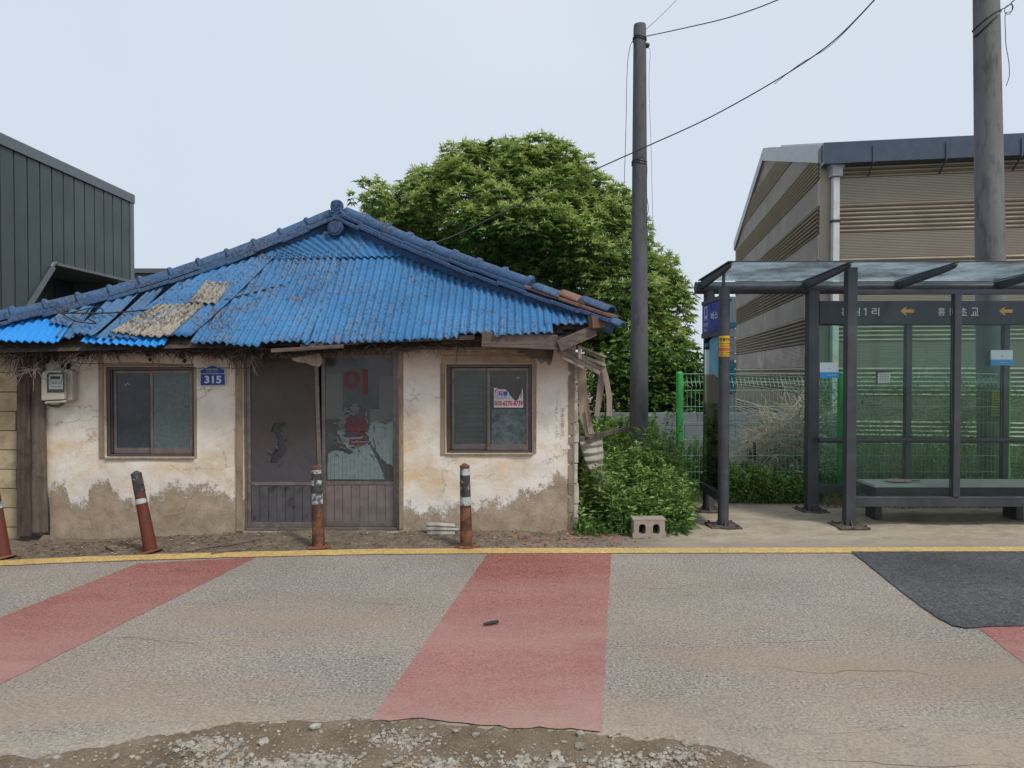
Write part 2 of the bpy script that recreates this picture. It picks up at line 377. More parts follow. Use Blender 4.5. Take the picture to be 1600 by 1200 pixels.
c = mixc(nt, mrange(nt, noi(nt, v, 70, 5, .7), .56, .7, 0, .55), c, (.46, .42, .36)); c = mixc(nt, mrange(nt, noi(nt, pos(nt, (1, 1, 1)), 45, 5, .7), .58, .68, 0, .6), c, (.07, .055, .04))
c = mixc(nt, mrange(nt, s[1], 8.6, 9.6, 0, .9, True), c, (.10, .09, .045))
# greyer strip of old tarmac just behind the line
c = mixc(nt, ma(nt, 'MULTIPLY', mrange(nt, s[1], 6.95, 6.7, 0, .6), mrange(nt, s[0], -1, 1)), c, (.27, .25, .22))
nt.links.new(c, b.inputs['Base Color']); b.inputs['Roughness'].default_value = .95
bump(nt, b, ma(nt, 'ADD', noi(nt, v, 40, 8, .75), ma(nt, 'MULTIPLY', noi(nt, v, 150, 3), .5)), .9, .015); MT['dirt'] = m
def vz(x, y): return gz(x, y) + (.012 * fbm(x * 3, y * 3) + .007 * fbm(x * 14, y * 14)) * min(1, (y - line_far(x)) / .25) + .002
mb = MB(); mb.grid(lambda x, t: (x, line_far(x) - .005 + t, vz(x, line_far(x) - .005 + t)), np.arange(-6.6, 7, .03), np.concatenate([np.arange(0, 2, .035), np.arange(2, 5, .12), np.arange(5, 30, 1.5)]))
mb.build('verge', m, kind='structure', smooth=True)
for q in (-1, 1):
    mb = MB(); mb.grid(lambda x, t: (x, line_far(x) - .005 + t, gz(x, line_far(x) + t) + .0), (np.arange(-36, -6.55, .97) if q < 0 else np.arange(6.98, 36, 1)), [0, .4, .8, 1.5, 3, 6, 12, 28.5]); mb.build('verge', m, kind='structure', smooth=True)

# dirt and gravel at the photographer's feet
m, nt, b = newmat('roadside_dirt'); v = pos(nt); s = sep(nt)
c = ramp(nt, noi(nt, v, 3.2, 9, .7), [(.28, (.12, .08, .045)), (.5, (.225, .165, .105)), (.72, (.34, .275, .195))])
c = mixc(nt, mrange(nt, noi(nt, v, 90, 4, .7), .54, .68, 0, .7), c, (.42, .38, .31)); c = mixc(nt, mrange(nt, noi(nt, v, 60, 5, .7), .56, .66, 0, .5), c, (.08, .06, .04))
c = mixc(nt, mrange(nt, s[0], .6, 1.6, 0, .55), c, (.40, .345, .27))
nt.links.new(c, b.inputs['Base Color']); b.inputs['Roughness'].default_value = .95; bump(nt, b, noi(nt, v, 55, 9, .75), 1, .02)
def dz(x, y):
    e = near_edge(x); t = min(1, max(0, (e - y) / .22)); z = -.004 - .022 * t + (.010 * fbm(x * 2.3, y * 2.3, 4) + .012 * fbm(x * 9, y * 9, 3)) * (.35 + .65 * t) + .005 * fbm(x * 40, y * 40, 3)
    return min(z, -.007) if y > e + .03 else min(z, .0005)
mb = MB(); mb.grid(lambda x, y: (x, y, dz(x, y)), np.arange(-2.6, 2.6, .02), np.arange(2.55, 3.5, .016)); mb.build('roadside_dirt', m, kind='structure', smooth=True)
mb = MB(); mb.grid(lambda x, y: (x, y, -.06), [-30, -2.61], [-40, 3.3]); mb.grid(lambda x, y: (x, y, -.06), [2.59, 30], [-40, 3.3]); mb.grid(lambda x, y: (x, y, -.06), [-2.61, 2.59], [-40, 2.56]); mb.build('roadside_dirt', m, kind='structure')

MT['stone'] = simple('stone', (.30, .275, .23), .85, var=.55, scale=22, bs=.5, bscale=60, dirt=(.30, .23, .15), dscale=12, dmax=.7)
ico = None
def rock(mb, x, y, z, r, flat=.55):
    bm = bmesh.new(); bmesh.ops.create_icosphere(bm, subdivisions=1, radius=1)
    sd = random.random() * 99; rz = Matrix.Rotation(random.random() * 6.3, 3, 'Z') @ Matrix.Rotation(random.uniform(-.4, .4), 3, 'X'); ax = random.uniform(.7, 1.45)
    vs = []
    for q in bm.verts:
        p = q.co.copy(); p *= 1 + .35 * mn.noise(p * 1.3 + Vector((sd, 0, 0))); p = Vector((p.x * ax, p.y, p.z * flat)); p = rz @ p; vs.append((x + p.x * r, y + p.y * r, z + p.z * r))
    mb.add(vs, [tuple(q.index for q in f.verts) for f in bm.faces]); bm.free()
mb = MB(); hot = [G(820, 1185), G(960, 1190), G(1130 - 800, 1160), G(490, 1190), G(1060, 1180), G(620, 1150), G(480, 1180), G(460, 1185), G(680, 1185), G(340, 1188)]
for i in range(4600):
    if random.random() < .62:
        h = random.choice(hot); x = h.x + random.gauss(0, .09); y = h.y + random.gauss(0, .04)
    else: x, y = random.uniform(-2.3, 1.5), random.uniform(2.6, 3.4)
    if y > near_edge(x) - .015: continue
    r = min(.020, .003 + random.expovariate(1) * .0034); rock(mb, x, y, dz(x, y) + r * .2, r)
mb.build('gravel', MT['stone'], kind='stuff', label='loose pale gravel scattered over the brown roadside dirt', cat='gravel')
# crumbs along the asphalt edge and on the verge
mb = MB()
for i in range(2200):
    x = random.uniform(-5, 1.2); d = random.random() ** 1.4 * .85; y = line_far(x) + .03 + d; r = .003 + random.expovariate(1) * .003
    if r > .02: continue
    rock(mb, x, y, vz(x, y) + r * .2, r)
mb.build('gravel', simple('crumb', (.13, .10, .075), .9, var=.6, scale=9, bs=0), kind='stuff', label='small stones and crumbs littering the dirt strip behind the yellow line', cat='gravel')
# larger single stones the photo shows
spec = [((492, 1147), .030, 'flat dark slate-grey stone lodged in the broken asphalt edge'), ((907, 1156), .026, 'tan rounded stone just below the right corner of the middle red band'),
        ((180, 1192), .019, 'small pale stone alone on the brown dirt at lower left'), ((412, 1166), .024, 'rounded grey stone on the dirt left of the gravel cluster'),
        ((905, 1172), .022, 'pale whitish stone under the tan rounded stone'), ((868, 1182), .026, 'flat pale stone near the bottom edge right of the middle'),
        ((1072, 1172), .022, 'brownish stone among the gravel at the right end of the dirt'), ((1058, 1186), .021, 'pale grey stone in the gravel group at the right end of the dirt')]
for (px, py), r, lab in spec:
    p = G(px, py, -.03); mb = MB(); rock(mb, 0, 0, r * .35, r, .5); o = mb.build('stone', MT['stone'], label=lab, cat='stone', group='larger stones on the roadside dirt')
    o.location = (p.x, p.y, dz(p.x, p.y)); OFF[o.name] = o.location.copy()
# dark stub lying on the red band
MT['rub'] = simple('dark_rubber', (.035, .03, .028), .7, bs=.3)
p = G(767, 973, .02); mb = MB(); q = [Vector((p.x - .045, p.y - .02, .018)), Vector((p.x, p.y, .02)), Vector((p.x + .045, p.y + .025, .019))]; mb.tube(q, [.008, .012, .011], 8)
mb.build('stick', MT['rub'], label='short dark stub lying on the middle red road band', cat='stick', base=(p.x, p.y, .006), smooth='auto')
LT_ = Leaves(); rl = random.Random(77)
for i in range(2200):
    x = rl.uniform(-4.9, 1.0) if rl.random() < .8 else rl.gauss(-3.2, .6); d = .06 + rl.random() * .75; y = line_far(x) + d; a = rl.random() * 6.3
    LT_.add((x, y, vz(x, y) + .004), (math.cos(a), math.sin(a), rl.uniform(0, .25)), rl.uniform(.015, .07), rl.uniform(.003, .014), rl.random(), .1)
me = LT_.mesh('litter', (0, 0, 0)); me.materials.append(leafmat('litter', [(0, (.05, .035, .025)), (.5, (.16, .115, .08)), (.85, (.30, .24, .18)), (1, (.45, .40, .33))], .8, .0)); link(me, 'litter', None, (0, 0, 0), 'dry leaf bits and twigs littering the dirt below the house wall', 'litter', None, 'stuff')
MT['wood_old'] = simple('old_wood', (.17, .135, .105), .85, var=.4, scale=8, stretch=(1, 1, 1), bs=.5, bscale=70)
for i, (a, b2, wd, lab) in enumerate([((290, 858), (408, 842), .022, 'long thin grey lath lying on the dirt left of the door'), ((330, 862), (395, 853), .014, 'short dark lath lying beside the long grey lath'), ((165, 848), (180, 858), .02, 'short splinter of wood lying left of the leaning bollard')]):
    A = G(*a, .03); B = G(*b2, .03); A.z = vz(A.x, A.y) + .014; B.z = vz(B.x, B.y) + .018
    mb = MB(); mb.bar(A, B, wd, .012); mb.build('lath', MT['wood_old'], label=lab, cat='lath', base=A, group='laths lying on the dirt strip')
# ================================================================ OLD BARBER HOUSE
YW = 7.18                                   # plane of the front wall
house = thing('house', 'old cream plastered barber shop with a patched blue corrugated roof', 'house', (XX(480, YW), YW, 0))
# --- plaster
m, nt, b = newmat('old_plaster'); v = pos(nt); s = sep(nt)
big = noi(nt, v, 1.7, 7, .6); c = ramp(nt, big, [(.3, (.60, .52, .41)), (.48, (.74, .68, .59)), (.68, (.80, .775, .72))])
band = ma(nt, 'MULTIPLY', mrange(nt, s[2], .25, .55, 0, 1, True), mrange(nt, s[2], 1.25, .75, 0, 1, True))
oc = mrange(nt, noi(nt, pos(nt, (1, 1, 1.5)), 2.3, 8, .68, .6), .42, .66, 0, .85); c = mixc(nt, ma(nt, 'MULTIPLY', band, oc), c, (.64, .44, .23))
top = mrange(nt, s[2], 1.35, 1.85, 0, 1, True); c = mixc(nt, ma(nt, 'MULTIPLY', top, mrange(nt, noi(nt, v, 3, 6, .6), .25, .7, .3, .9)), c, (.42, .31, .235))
g = noi(nt, v, 9, 9, .75); c = mixc(nt, mrange(nt, g, .56, .72, 0, .55), c, (.40, .31, .215)); c = mixc(nt, mrange(nt, noi(nt, v, 4, 9, .7), .60, .7, 0, .7), c, (.76, .74, .70))
vd = nt.nodes.new('ShaderNodeVectorMath'); vd.operation = 'MULTIPLY_ADD'; vd.inputs[1].default_value = (.55, .55, .55)
nn = nt.nodes.new('ShaderNodeTexNoise'); nn.inputs['Scale'].default_value = 3.5; nn.inputs['Detail'].default_value = 8; nn.inputs['Roughness'].default_value = .7; nt.links.new(v, nn.inputs[0]); nt.links.new(nn.outputs[1], vd.inputs[0]); nt.links.new(pos(nt, (1, 1, 1.6)), vd.inputs[2])
vo = nt.nodes.new('ShaderNodeTexVoronoi'); vo.feature = 'DISTANCE_TO_EDGE'; vo.inputs['Scale'].default_value = 1.7; nt.links.new(vd.outputs[0], vo.inputs[0])
ck = ma(nt, 'MULTIPLY', mrange(nt, vo.outputs[0], 0, .010, 1, 0), mrange(nt, noi(nt, v, 2.1, 3), .46, .58)); c = mixc(nt, ma(nt, 'MULTIPLY', ck, .6), c, (.24, .18, .12))
# paint fallen away at the foot of the wall
bx = ramp(nt, mrange(nt, s[0], -4.6, .6), [(0, .46), (.045, .50), (.055, .34), (.085, .34), (.092, .50), (.125, .50), (.135, .32), (.2, .30), (.24, .46), (.30, .42), (.38, .36), (.55, .30), (.72, .18), (.86, .32), (1, .54)])
hgt = ma(nt, 'ADD', s[2], ma(nt, 'ADD', ma(nt, 'MULTIPLY', ma(nt, 'SUBTRACT', noi(nt, pos(nt, (1.2, 1, .5)), 3.2, 5), .5), .6), ma(nt, 'MULTIPLY', ma(nt, 'SUBTRACT', noi(nt, v, 14, 10, .82), .5), .62)))
hgt = ma(nt, 'ADD', hgt, ma(nt, 'MULTIPLY', ma(nt, 'SUBTRACT', noi(nt, v, 55, 4, .7), .5), .22)); mask = mrange(nt, ma(nt, 'SUBTRACT', hgt, bx), -.035, .04)
spots = mrange(nt, noi(nt, v, 22, 8, .8), .64, .69); mask = ma(nt, 'MAXIMUM', mask, ma(nt, 'MULTIPLY', spots, mrange(nt, s[2], .12, .3)))
edge = ma(nt, 'MULTIPLY', mask, mrange(nt, ma(nt, 'SUBTRACT', hgt, bx), 0, .16, 1, 0)); c = mixc(nt, ma(nt, 'MULTIPLY', edge, .75), c, (.78, .76, .73))
cem = ramp(nt, noi(nt, v, 5, 9, .7), [(.3, (.27, .205, .14)), (.5, (.385, .305, .215)), (.7, (.48, .395, .30))]); cem = mixc(nt, mrange(nt, noi(nt, v, 90, 3), .55, .7, 0, .5), cem, (.14, .11, .08))
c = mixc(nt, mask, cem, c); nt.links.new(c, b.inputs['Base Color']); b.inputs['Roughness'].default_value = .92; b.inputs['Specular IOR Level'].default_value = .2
hh = ma(nt, 'ADD', ma(nt, 'MULTIPLY', mask, .5), ma(nt, 'SUBTRACT', ma(nt, 'ADD', ma(nt, 'MULTIPLY', noi(nt, v, 14, 8, .7), .9), ma(nt, 'MULTIPLY', noi(nt, v, 120, 3), .2)), ma(nt, 'MULTIPLY', ck, .5))); bump(nt, b, hh, .7, .012)
MT['plaster'] = m
def wood(name, c1, c2, axis=0, rough=.85):
    m, nt, b = newmat(name); st = [(30, 30, 30)] * 3; q = [22, 22, 22]; q[axis] = 1.6; v = pos(nt, tuple(q))
    n1 = noi(nt, v, 1.2, 7, .65, .4); c = ramp(nt, n1, [(.3, c1), (.7, c2)]); c = mixc(nt, mrange(nt, noi(nt, pos(nt), 4, 7, .7), .5, .68, 0, .7), c, V(c1, .5))
    nt.links.new(c, b.inputs['Base Color']); b.inputs['Roughness'].default_value = rough; b.inputs['Specular IOR Level'].default_value = .2; bump(nt, b, n1, .8, .006); return m
MT['wz'] = wood('timber_upright', (.09, .07, .055), (.19, .155, .125), 2); MT['wx'] = wood('timber_flat', (.085, .062, .052), (.19, .15, .13), 0)
MT['wpeach'] = wood('painted_timber', (.29, .19, .125), (.45, .335, .245), 0); MT['wtan'] = wood('tan_timber', (.22, .165, .11), (.36, .28, .20), 2)
MT['wdark'] = wood('dark_timber', (.05, .04, .034), (.13, .105, .085), 2); MT['wlath'] = wood('grey_lath', (.20, .155, .125), (.36, .30, .25), 2)
MT['wred'] = wood('reddish_timber', (.09, .055, .038), (.20, .125, .085), 2)

x_ = lambda px: XX(px, YW); z_ = lambda py: ZZ(py, YW)
WL, WR, ZT = x_(70), x_(893), 2.02
WIN1 = (x_(163), x_(303), z_(714), z_(573)); DOOR = (x_(379), x_(623), z_(829), z_(546)); WIN2 = (x_(697), x_(832), z_(708), z_(569))
ops = (WIN1, (DOOR[0], DOOR[1], -.2, DOOR[3]), WIN2)
def seg(cuts, lo, hi, st):
    c = sorted(set([lo, hi] + [q for q in cuts if lo < q < hi])); out = []
    for a, b2 in zip(c, c[1:]):
        k = max(1, int(round((b2 - a) / st))); out += [a + (b2 - a) * i / k for i in range(k)]
    return out + [hi]
us = seg([q for o in ops for q in o[:2]], WL, WR, .035); vs = seg([q for o in ops for q in o[2:]], -.25, ZT, .035)
inside = lambda x, z: any(o[0] < x < o[1] and o[2] < z < o[3] for o in ops)
def wy(x, z):
    dd = min([max(max(o[0] - x, x - o[1]), max(o[2] - z, z - o[3])) for o in ops]); k = min(1, max(0, dd / .06))
    return YW + (.012 * fbm(x * 1.3, z * 1.3, 3) + .005 * fbm(x * 6, z * 6, 8)) * k
def edge_x(x, z):                 # ragged right end of the plaster
    return x - (.012 + .012 * fbm(z * 9, 2) if x > WR - .001 else 0) + ((z - .1) * -.045 + .035 if x < WL + .001 else 0)
mb = MB(); mb.grid(lambda x, z: (edge_x(x, z), wy(x, z), z), us, vs, skip=inside)
for x0, x1, z0, z1 in ops:
    for a, b2 in (((x0, z0), (x0, z1)), ((x0, z1), (x1, z1)), ((x1, z1), (x1, z0)), ((x1, z0), (x0, z0))):
        mb.add([(a[0], YW, a[1]), (b2[0], YW, b2[1]), (b2[0], YW + .16, b2[1]), (a[0], YW + .16, a[1])], [(0, 1, 2, 3)])
mb.box(WL + .02, WL + .04, YW + .02, 12.3, -.2, ZT); mb.box(WR - .06, WR - .03, YW + .02, 12.3, -.2, ZT); mb.box(WL + .05, WR - .07, 12.27, 12.3, -.2, ZT)
mb.build('wall', MT['plaster'], house, smooth='auto', fix=False)
mb = MB(); mb.box(WL + .05, WR - .07, YW + .45, YW + .47, -.2, ZT); mb.build('dark_interior_backing', simple('interior_darkness', (.05, .045, .04), .9), house)  # dark sheet behind the openings, coloured to stand for the unlit interior
# ragged white block end of the wall
MT['wblock'] = simple('pale_block', (.50, .48, .44), .9, var=.2, scale=7, bs=.6, bscale=40, dirt=(.24, .2, .16), dscale=9, dmax=.7)
mb = MB(); z = -.1; k = 0
while z < 1.72:
    h = .2; o = .006 * ((k * 7) % 3); mb.box(WR - .02, WR + .062 + o - (.02 if k > 6 else 0), YW + .015, YW + .15, z, z + h - .008); z += h; k += 1
mb.build('end_block', MT['wblock'], house, bev=.006)
mb = MB(); mb.box(WR + .012, WR + .03, YW + .004, YW + .013, .0, 1.72)
for i in range(70): zz = random.uniform(-.02, 1.75); mb.box(WR - .03, WR + random.uniform(.0, .022), YW - .004 - random.random() * .006, YW + .014, zz, zz + random.uniform(.02, .09))
mb.build('broken_plaster', simple('raw_cement', (.26, .2, .15), .95, var=.3, bs=.7), house)
# timbers in the wall
def tim(px0, px1, py0, py1, mat, d=.012, name='timber'):
    mb = MB(); mb.box(x_(px0), x_(px1), YW - d, YW + .02, z_(py1), z_(py0)); return mb.build(name, MT[mat], house, bev=.004)
tim(154.5, 162.5, 556, 716, 'wtan'); tim(368, 378.5, 545, 830, 'wtan', .014); tim(623.5, 630, 540, 826, 'wtan', .014)
tim(688, 834, 545.5, 555, 'wpeach', .022); tim(690, 836, 556, 568, 'wpeach', .016); tim(688, 696, 568.5, 712, 'wtan', .01); tim(833, 838, 568.5, 708, 'wtan', .01); tim(696.5, 832.5, 708.5, 712, 'wtan', .02)
tim(163, 303, 714.5, 718, 'wtan', .02); tim(163, 303, 569, 572.5, 'wtan', .01); tim(60, 368, 540, 548, 'wdark', .03); tim(303.5, 307, 573, 716, 'wtan', .006)
mb = MB(); mb.box(x_(379), x_(623), YW - .05, YW + .02, z_(836), z_(829.5)); mb.build('sill', simple('sill_cement', (.27, .23, .19), .9, var=.3, bs=.6), house, bev=.008)
# aluminium windows
MT['alu'] = simple('brown_aluminium', (.175, .148, .135), .45, .35, var=.2, scale=6, bs=.15, dirt=(.28, .24, .2), dscale=14, dmax=.5)
MT['alud'] = simple('dark_aluminium', (.10, .082, .076), .5, .3, var=.2, bs=.1)
def pane_mat(name, c1, c2, st, sc_=8, rough=.22, hi=None):
    m, nt, b = newmat(name); v = pos(nt, st); n1 = noi(nt, v, sc_, 8, .75); c = ramp(nt, n1, [(.3, c1), (.6, c2)] + ([(.72, hi)] if hi else []))
    nt.links.new(c, b.inputs['Base Color']); nt.links.new(mrange(nt, noi(nt, pos(nt), 5, 6), .3, .7, rough - .08, rough + .15), b.inputs['Roughness']); b.inputs['Specular IOR Level'].default_value = .55
    bump(nt, b, noi(nt, v, sc_ * 4, 4), .12, .003); return m
P1 = pane_mat('dark_pane', (.022, .032, .042), (.045, .06, .07), (1, 1, 1)); P2 = pane_mat('teal_frosted_pane', (.05, .078, .082), (.105, .145, .145), (1, 1, 1), 45, .3, (.17, .21, .2))
P3 = pane_mat('green_pane', (.05, .07, .066), (.075, .105, .096), (1, 1, 1), 4, .2); P4 = pane_mat('grey_pane', (.045, .05, .048), (.07, .075, .07), (1, 1, 1), 4, .22)
def window(o, name, mats, mid, label):
    x0, x1, z0, z1 = o; mb = MB(); y = YW + .03; t = .034
    mb.box(x0, x0 + t, y, y + .1, z0, z1); mb.box(x1 - t, x1, y, y + .1, z0, z1); mb.box(x0 + t, x1 - t, y, y + .1, z1 - t * .9, z1); mb.box(x0 + t, x1 - t, y - .012, y + .1, z0, z0 + t * .7)
    mb.box(x0 + t, x0 + t + .012, y + .02, y + .09, z0 + t, z1 - t)
    f = mb.build(name, MT['alud'], house, bev=.003, label=label); xm = x0 + (x1 - x0) * mid
    for i, (a, b2, yy) in enumerate(((x0 + t + .014, xm + .012, y + .045), (xm - .012, x1 - t - .002, y + .012))):
        s_ = .026; zb, zt = z0 + .026, z1 - .036; q = MB()
        q.box(a, a + s_, yy, yy + .026, zb, zt); q.box(b2 - s_, b2, yy, yy + .026, zb, zt); q.box(a + s_, b2 - s_, yy, yy + .026, zb, zb + .055); q.box(a + s_, b2 - s_, yy, yy + .026, zt - .03, zt)
        q.build('sash', MT['alu'], f, bev=.002); p = MB(); p.box(a + s_, b2 - s_, yy + .012, yy + .016, zb + .055, zt - .03); p.build('pane', mats[i], f)
    return f, xm
fw1, xm1 = window(WIN1, 'window', (P1, P2), .5, None); fw2, xm2 = window(WIN2, 'window', (P3, P4), .49, None)
# slats/creased sheet behind the left pane of the right window, frosted lower half on the right pane
yg = YW + .03 + .012 + .009; film = simple('frost_film', (.10, .13, .135), .5, var=.5, scale=20, bs=.6, bscale=40, spec=.3)
mb = MB(); mb.box(x_(768), x_(825), yg, yg + .002, z_(697), z_(640)); mb.box(x_(768.5), x_(786), yg - .001, yg - .0004, z_(697), z_(641)); mb.build('window_film', film, fw2)
mb = MB(); yl = YW + .03 + .045 + .0085
for i in range(13): zz = z_(690 - i * 7.2 + random.uniform(-1, 1)); mb.box(x_(722 + random.uniform(-4, 3)), x_(757), yl, yl + .002, zz - .0015, zz + .001)
mb.build('blind_slats', MT['alud'], fw2)
for f_, (px, py), r in ((fw2, (810, 590), .02), (fw1, (191, 600), .018)):
    mb = MB(); c0 = Vector((x_(px), 0, z_(py))); yy = yg - .001 if f_ is fw2 else YW + .03 + .045 + .011
    for i in range(7):
        a = random.random() * 6.3; p = c0 + Vector((random.uniform(-1, 1) * r, 0, random.uniform(-1, 1) * r)); mb.prism([(p.x + math.cos(t * 2.1 + a) * r * .45, p.z + math.sin(t * 2.1 + a) * r * .3) for t in range(3)], yy - .001, yy)
    mb.build('tape_scrap', simple('tape_scrap', (.6, .6, .58), .7), f_)
# door: two sliding leaves
x0, x1, z0, z1 = DOOR; y = YW + .035; t = .04; mb = MB()
mb.box(x0, x0 + t * .55, y, y + .1, z0, z1); mb.box(x1 - t * .7, x1, y, y + .1, z0, z1); mb.box(x0 + t * .55, x1 - t * .7, y, y + .1, z1 - .04, z1); mb.box(x0 + t * .55, x1 - t * .7, y - .02, y + .1, z0, z0 + .022)
door = mb.build('door', MT['alu'], house, bev=.003)
zr = z_(757)
def leaf(xa, xb, yy, pan, top_lean=0, mat='alu'):
    q = MB(); s_ = .036; zb, zt = z0 + .024, z1 - .042
    q.bar((xa + s_ / 2, yy + .014, zb), (xa + s_ / 2, yy + .014, zt), .028, s_, up=(1, 0, 0)); q.bar((xb - s_ / 2, yy + .014, zb), (xb - s_ / 2 + top_lean, yy + .014, zt), .028, s_, up=(1, 0, 0))
    q.box(xa + s_, xb - s_, yy + .002, yy + .026, zr - .016, zr + .016); q.box(xa + s_, xb - s_, yy + .002, yy + .026, zb, zb + .05 if mat == 'alu' else zb + .03); q.box(xa + s_, xb - s_, yy + .002, yy + .026, zt - .04, zt)
    lf = q.build('door_leaf', MT[mat], door, bev=.002)
    g_ = MB(); k = 8; wq = (xb - xa - 2 * s_) / k
    for i in range(k): g_.box(xa + s_ + i * wq + .0035, xa + s_ + (i + 1) * wq - .0035, yy + .008, yy + .02, zb + .051, zr - .017)
    g_.box(xa + s_, xb - s_, yy + .0145, yy + .0155, zb + .03, zr - .017); g_.build('kick_panel', pan, door, bev=.0025)
xm = x_(502); pm1 = simple('kick_panel_dark', (.105, .10, .112), .5, .3, var=.25, scale=8, bs=.2, dirt=(.03, .028, .03), dscale=7, dlo=.56, dhi=.66)
pm2 = simple('kick_panel', (.205, .17, .158), .5, .3, var=.2, scale=8, bs=.2)
leaf(x0 + .024, xm, y + .006, pm1, -.045); leaf(xm - .02, x1 - .03, y + .045, pm2)
# glass behind, then an insect screen with a torn hole, in the left leaf
mb = MB(); mb.box(x0 + .062, xm - .038, y + .034, y + .037, zr + .018, z1 - .084); mb.build('pane', pane_mat('back_pane', (.028, .030, .036), (.05, .054, .062), (1, 1, 1), 5, .2), door)
m, nt, b = newmat('insect_screen'); v = pos(nt); c = ramp(nt, noi(nt, v, 2.2, 5), [(.3, (.062, .052, .048)), (.7, (.088, .074, .066))]); s = sep(nt)
c = mixc(nt, mrange(nt, s[2], 1.0, .55, 0, .7, True), c, (.055, .058, .075)); nt.links.new(c, b.inputs['Base Color']); b.inputs['Roughness'].default_value = .7
wv_ = nt.nodes.new('ShaderNodeTexChecker'); wv_.inputs['Scale'].default_value = 260; nt.links.new(v, wv_.inputs[0]); bump(nt, b, wv_.outputs[1], .2, .002)
sx0, sx1, sz0, sz1 = x0 + .024 + .036, xm - .036, zr + .016, z1 - .08
def hole(x, z):
    px = 800 + x / YW * F; py = 580 - (z - HC) / YW * F
    cx = 436 + (-6 if py > 690 else 0) + 7 * math.sin(py * .11); wd = 0
    if 661 < py < 724: wd = 4 + 5 * abs(math.sin((py - 655) * .085)) + 3 * fbm(py * .12, 1)
    if 676 < py < 684: wd *= .5
    return abs(px - cx) < wd
mb = MB(); mb.grid(lambda x, z: (x, y + .02 + .006 * fbm(x * 3, z * 3), z), np.linspace(sx0, sx1, 90), np.linspace(sz0, sz1, 150), skip=hole); mb.build('insect_screen', m, door, fix=False)
SF_ = simple('screen_flap', (.06, .06, .068), .6)
for px, py, l, a in ((437, 664, .09, .4), (432, 700, .07, 2.6), (424, 706, .1, 3.0), (441, 683, .05, 5.4), (436, 722, .06, 4.6)):
    p = Vector((x_(px), y + .012, z_(py))); e = p + Vector((math.cos(a), -.2, math.sin(a))) * l * .6; mb = MB(); mb.add([p, p + Vector((.02, 0, .015)), e, p + Vector((-.01, -.01, -.02))], [(0, 1, 2), (0, 2, 3)]); mb.build('torn_flap', SF_, door)
# right leaf: dirty glass, torn frost film, ghost sheets, red letters
gy = y + .045 + .012; gx0, gx1, gz0, gz1 = xm - .02 + .036, x1 - .03 - .036, zr + .016, z1 - .08
PD = pane_mat('door_pane', (.04, .044, .05), (.062, .066, .068), (1, 1, 1), 3, .18); mb = MB(); mb.box(gx0, gx1, gy, gy + .004, gz0, gz1); mb.build('pane', PD, door)
def px2(poly): return [(x_(a), z_(b2)) for a, b2 in poly]
def rough_poly(poly, amp, k=6, seed=1):
    out = []; n = len(poly)
    for i in range(n):
        a, b2 = Vector(poly[i]), Vector(poly[(i + 1) % n])
        for j in range(k):
            q = a + (b2 - a) * j / k; e = amp if (j or amp > 3) else 0; out.append((q.x + e * fbm(q.x * .3, q.y * .3, seed) * 1.6, q.y + e * fbm(q.x * .3, q.y * .3, seed + 9) * 1.6))
    return out
FL = pane_mat('torn_film', (.11, .15, .152), (.175, .23, .225), (1, 1, 1), 26, .45, (.30, .36, .35)); FL2 = pane_mat('ghost_sheet', (.085, .095, .09), (.105, .115, .108), (1, 1, 1), 4, .3)
clampx = lambda P: [(min(max(a, gx0 + .002), gx1 - .002), min(max(b2, gz0 + .002), gz1 - .002)) for a, b2 in P]
def flat(name, polys, mat, yy, parent):
    for p in polys: mb = MB(); mb.prism(p, yy - .0012, yy); mb.build(name, mat, parent)
flat('ghost_sheet', [clampx(px2([(505, 584), (532, 583), (532, 655), (505, 655)])), clampx(px2([(590, 588), (614, 588), (614, 664), (592, 661), (575, 661), (575, 640), (590, 640)]))], FL2, gy - .0005, door)
film1 = rough_poly([(508, 712), (520, 704), (531, 706), (540, 712), (548, 709), (534, 694), (528, 684), (522, 676), (527, 672), (536, 678), (545, 690), (560, 698), (572, 694), (576, 700), (583, 712), (588, 724), (594, 738), (598, 751), (508, 751)], 1.6)
film2 = rough_poly([(577, 662), (586, 658), (596, 664), (606, 661), (612, 662), (612, 732), (600, 724), (592, 717), (584, 706), (574, 690), (572, 676)], 1.4, seed=4)
film3 = rough_poly([(534, 640), (546, 636), (552, 628), (560, 640), (552, 650), (540, 652), (534, 668), (524, 664), (530, 652)], 1.8, 5, 8)
flat('torn_film', [clampx(px2(film1)), clampx(px2(film2))], FL, gy - .002, door); flat('torn_film', [clampx(px2(film3))], FL2, gy - .0022, door)
mb = MB()
for px in np.arange(512, 612, 6.3): mb.box(x_(px), x_(px) + .0016, gy - .0042, gy - .0036, gz0 + .003, z_(700 if px > 545 else 712))
mb.build('film_seams', MT['rub'], door)
rs = random.Random(21); mbl, mbd = MB(), MB()
for i in range(150):
    px, py = (rs.gauss(540, 18), rs.gauss(690, 12)) if i % 3 else ((rs.gauss(588, 9), rs.gauss(690, 22)) if i % 2 else (rs.gauss(545, 12), rs.gauss(648, 9)))
    if not (509 < px < 609 and 630 < py < 748): continue
    a = rs.gauss(.5, .5) if px < 560 else rs.gauss(1.0, .5); L_ = rs.uniform(2, 8); wd = rs.uniform(.4, 1.5); dx, dy = math.cos(a) * L_, math.sin(a) * L_
    P = [(x_(px - dx), z_(py - dy)), (x_(px + dy / L_ * wd), z_(py - dx / L_ * wd)), (x_(px + dx), z_(py + dy)), (x_(px - dy / L_ * wd * .6), z_(py + dx / L_ * wd * .6))]
    (mbl if rs.random() < .5 else mbd).prism(clampx(P), gy - .0048, gy - .0042)
mbl.build('film_shreds', FL, door, kind='stuff'); mbd.build('film_shreds', P1, door, kind='stuff')
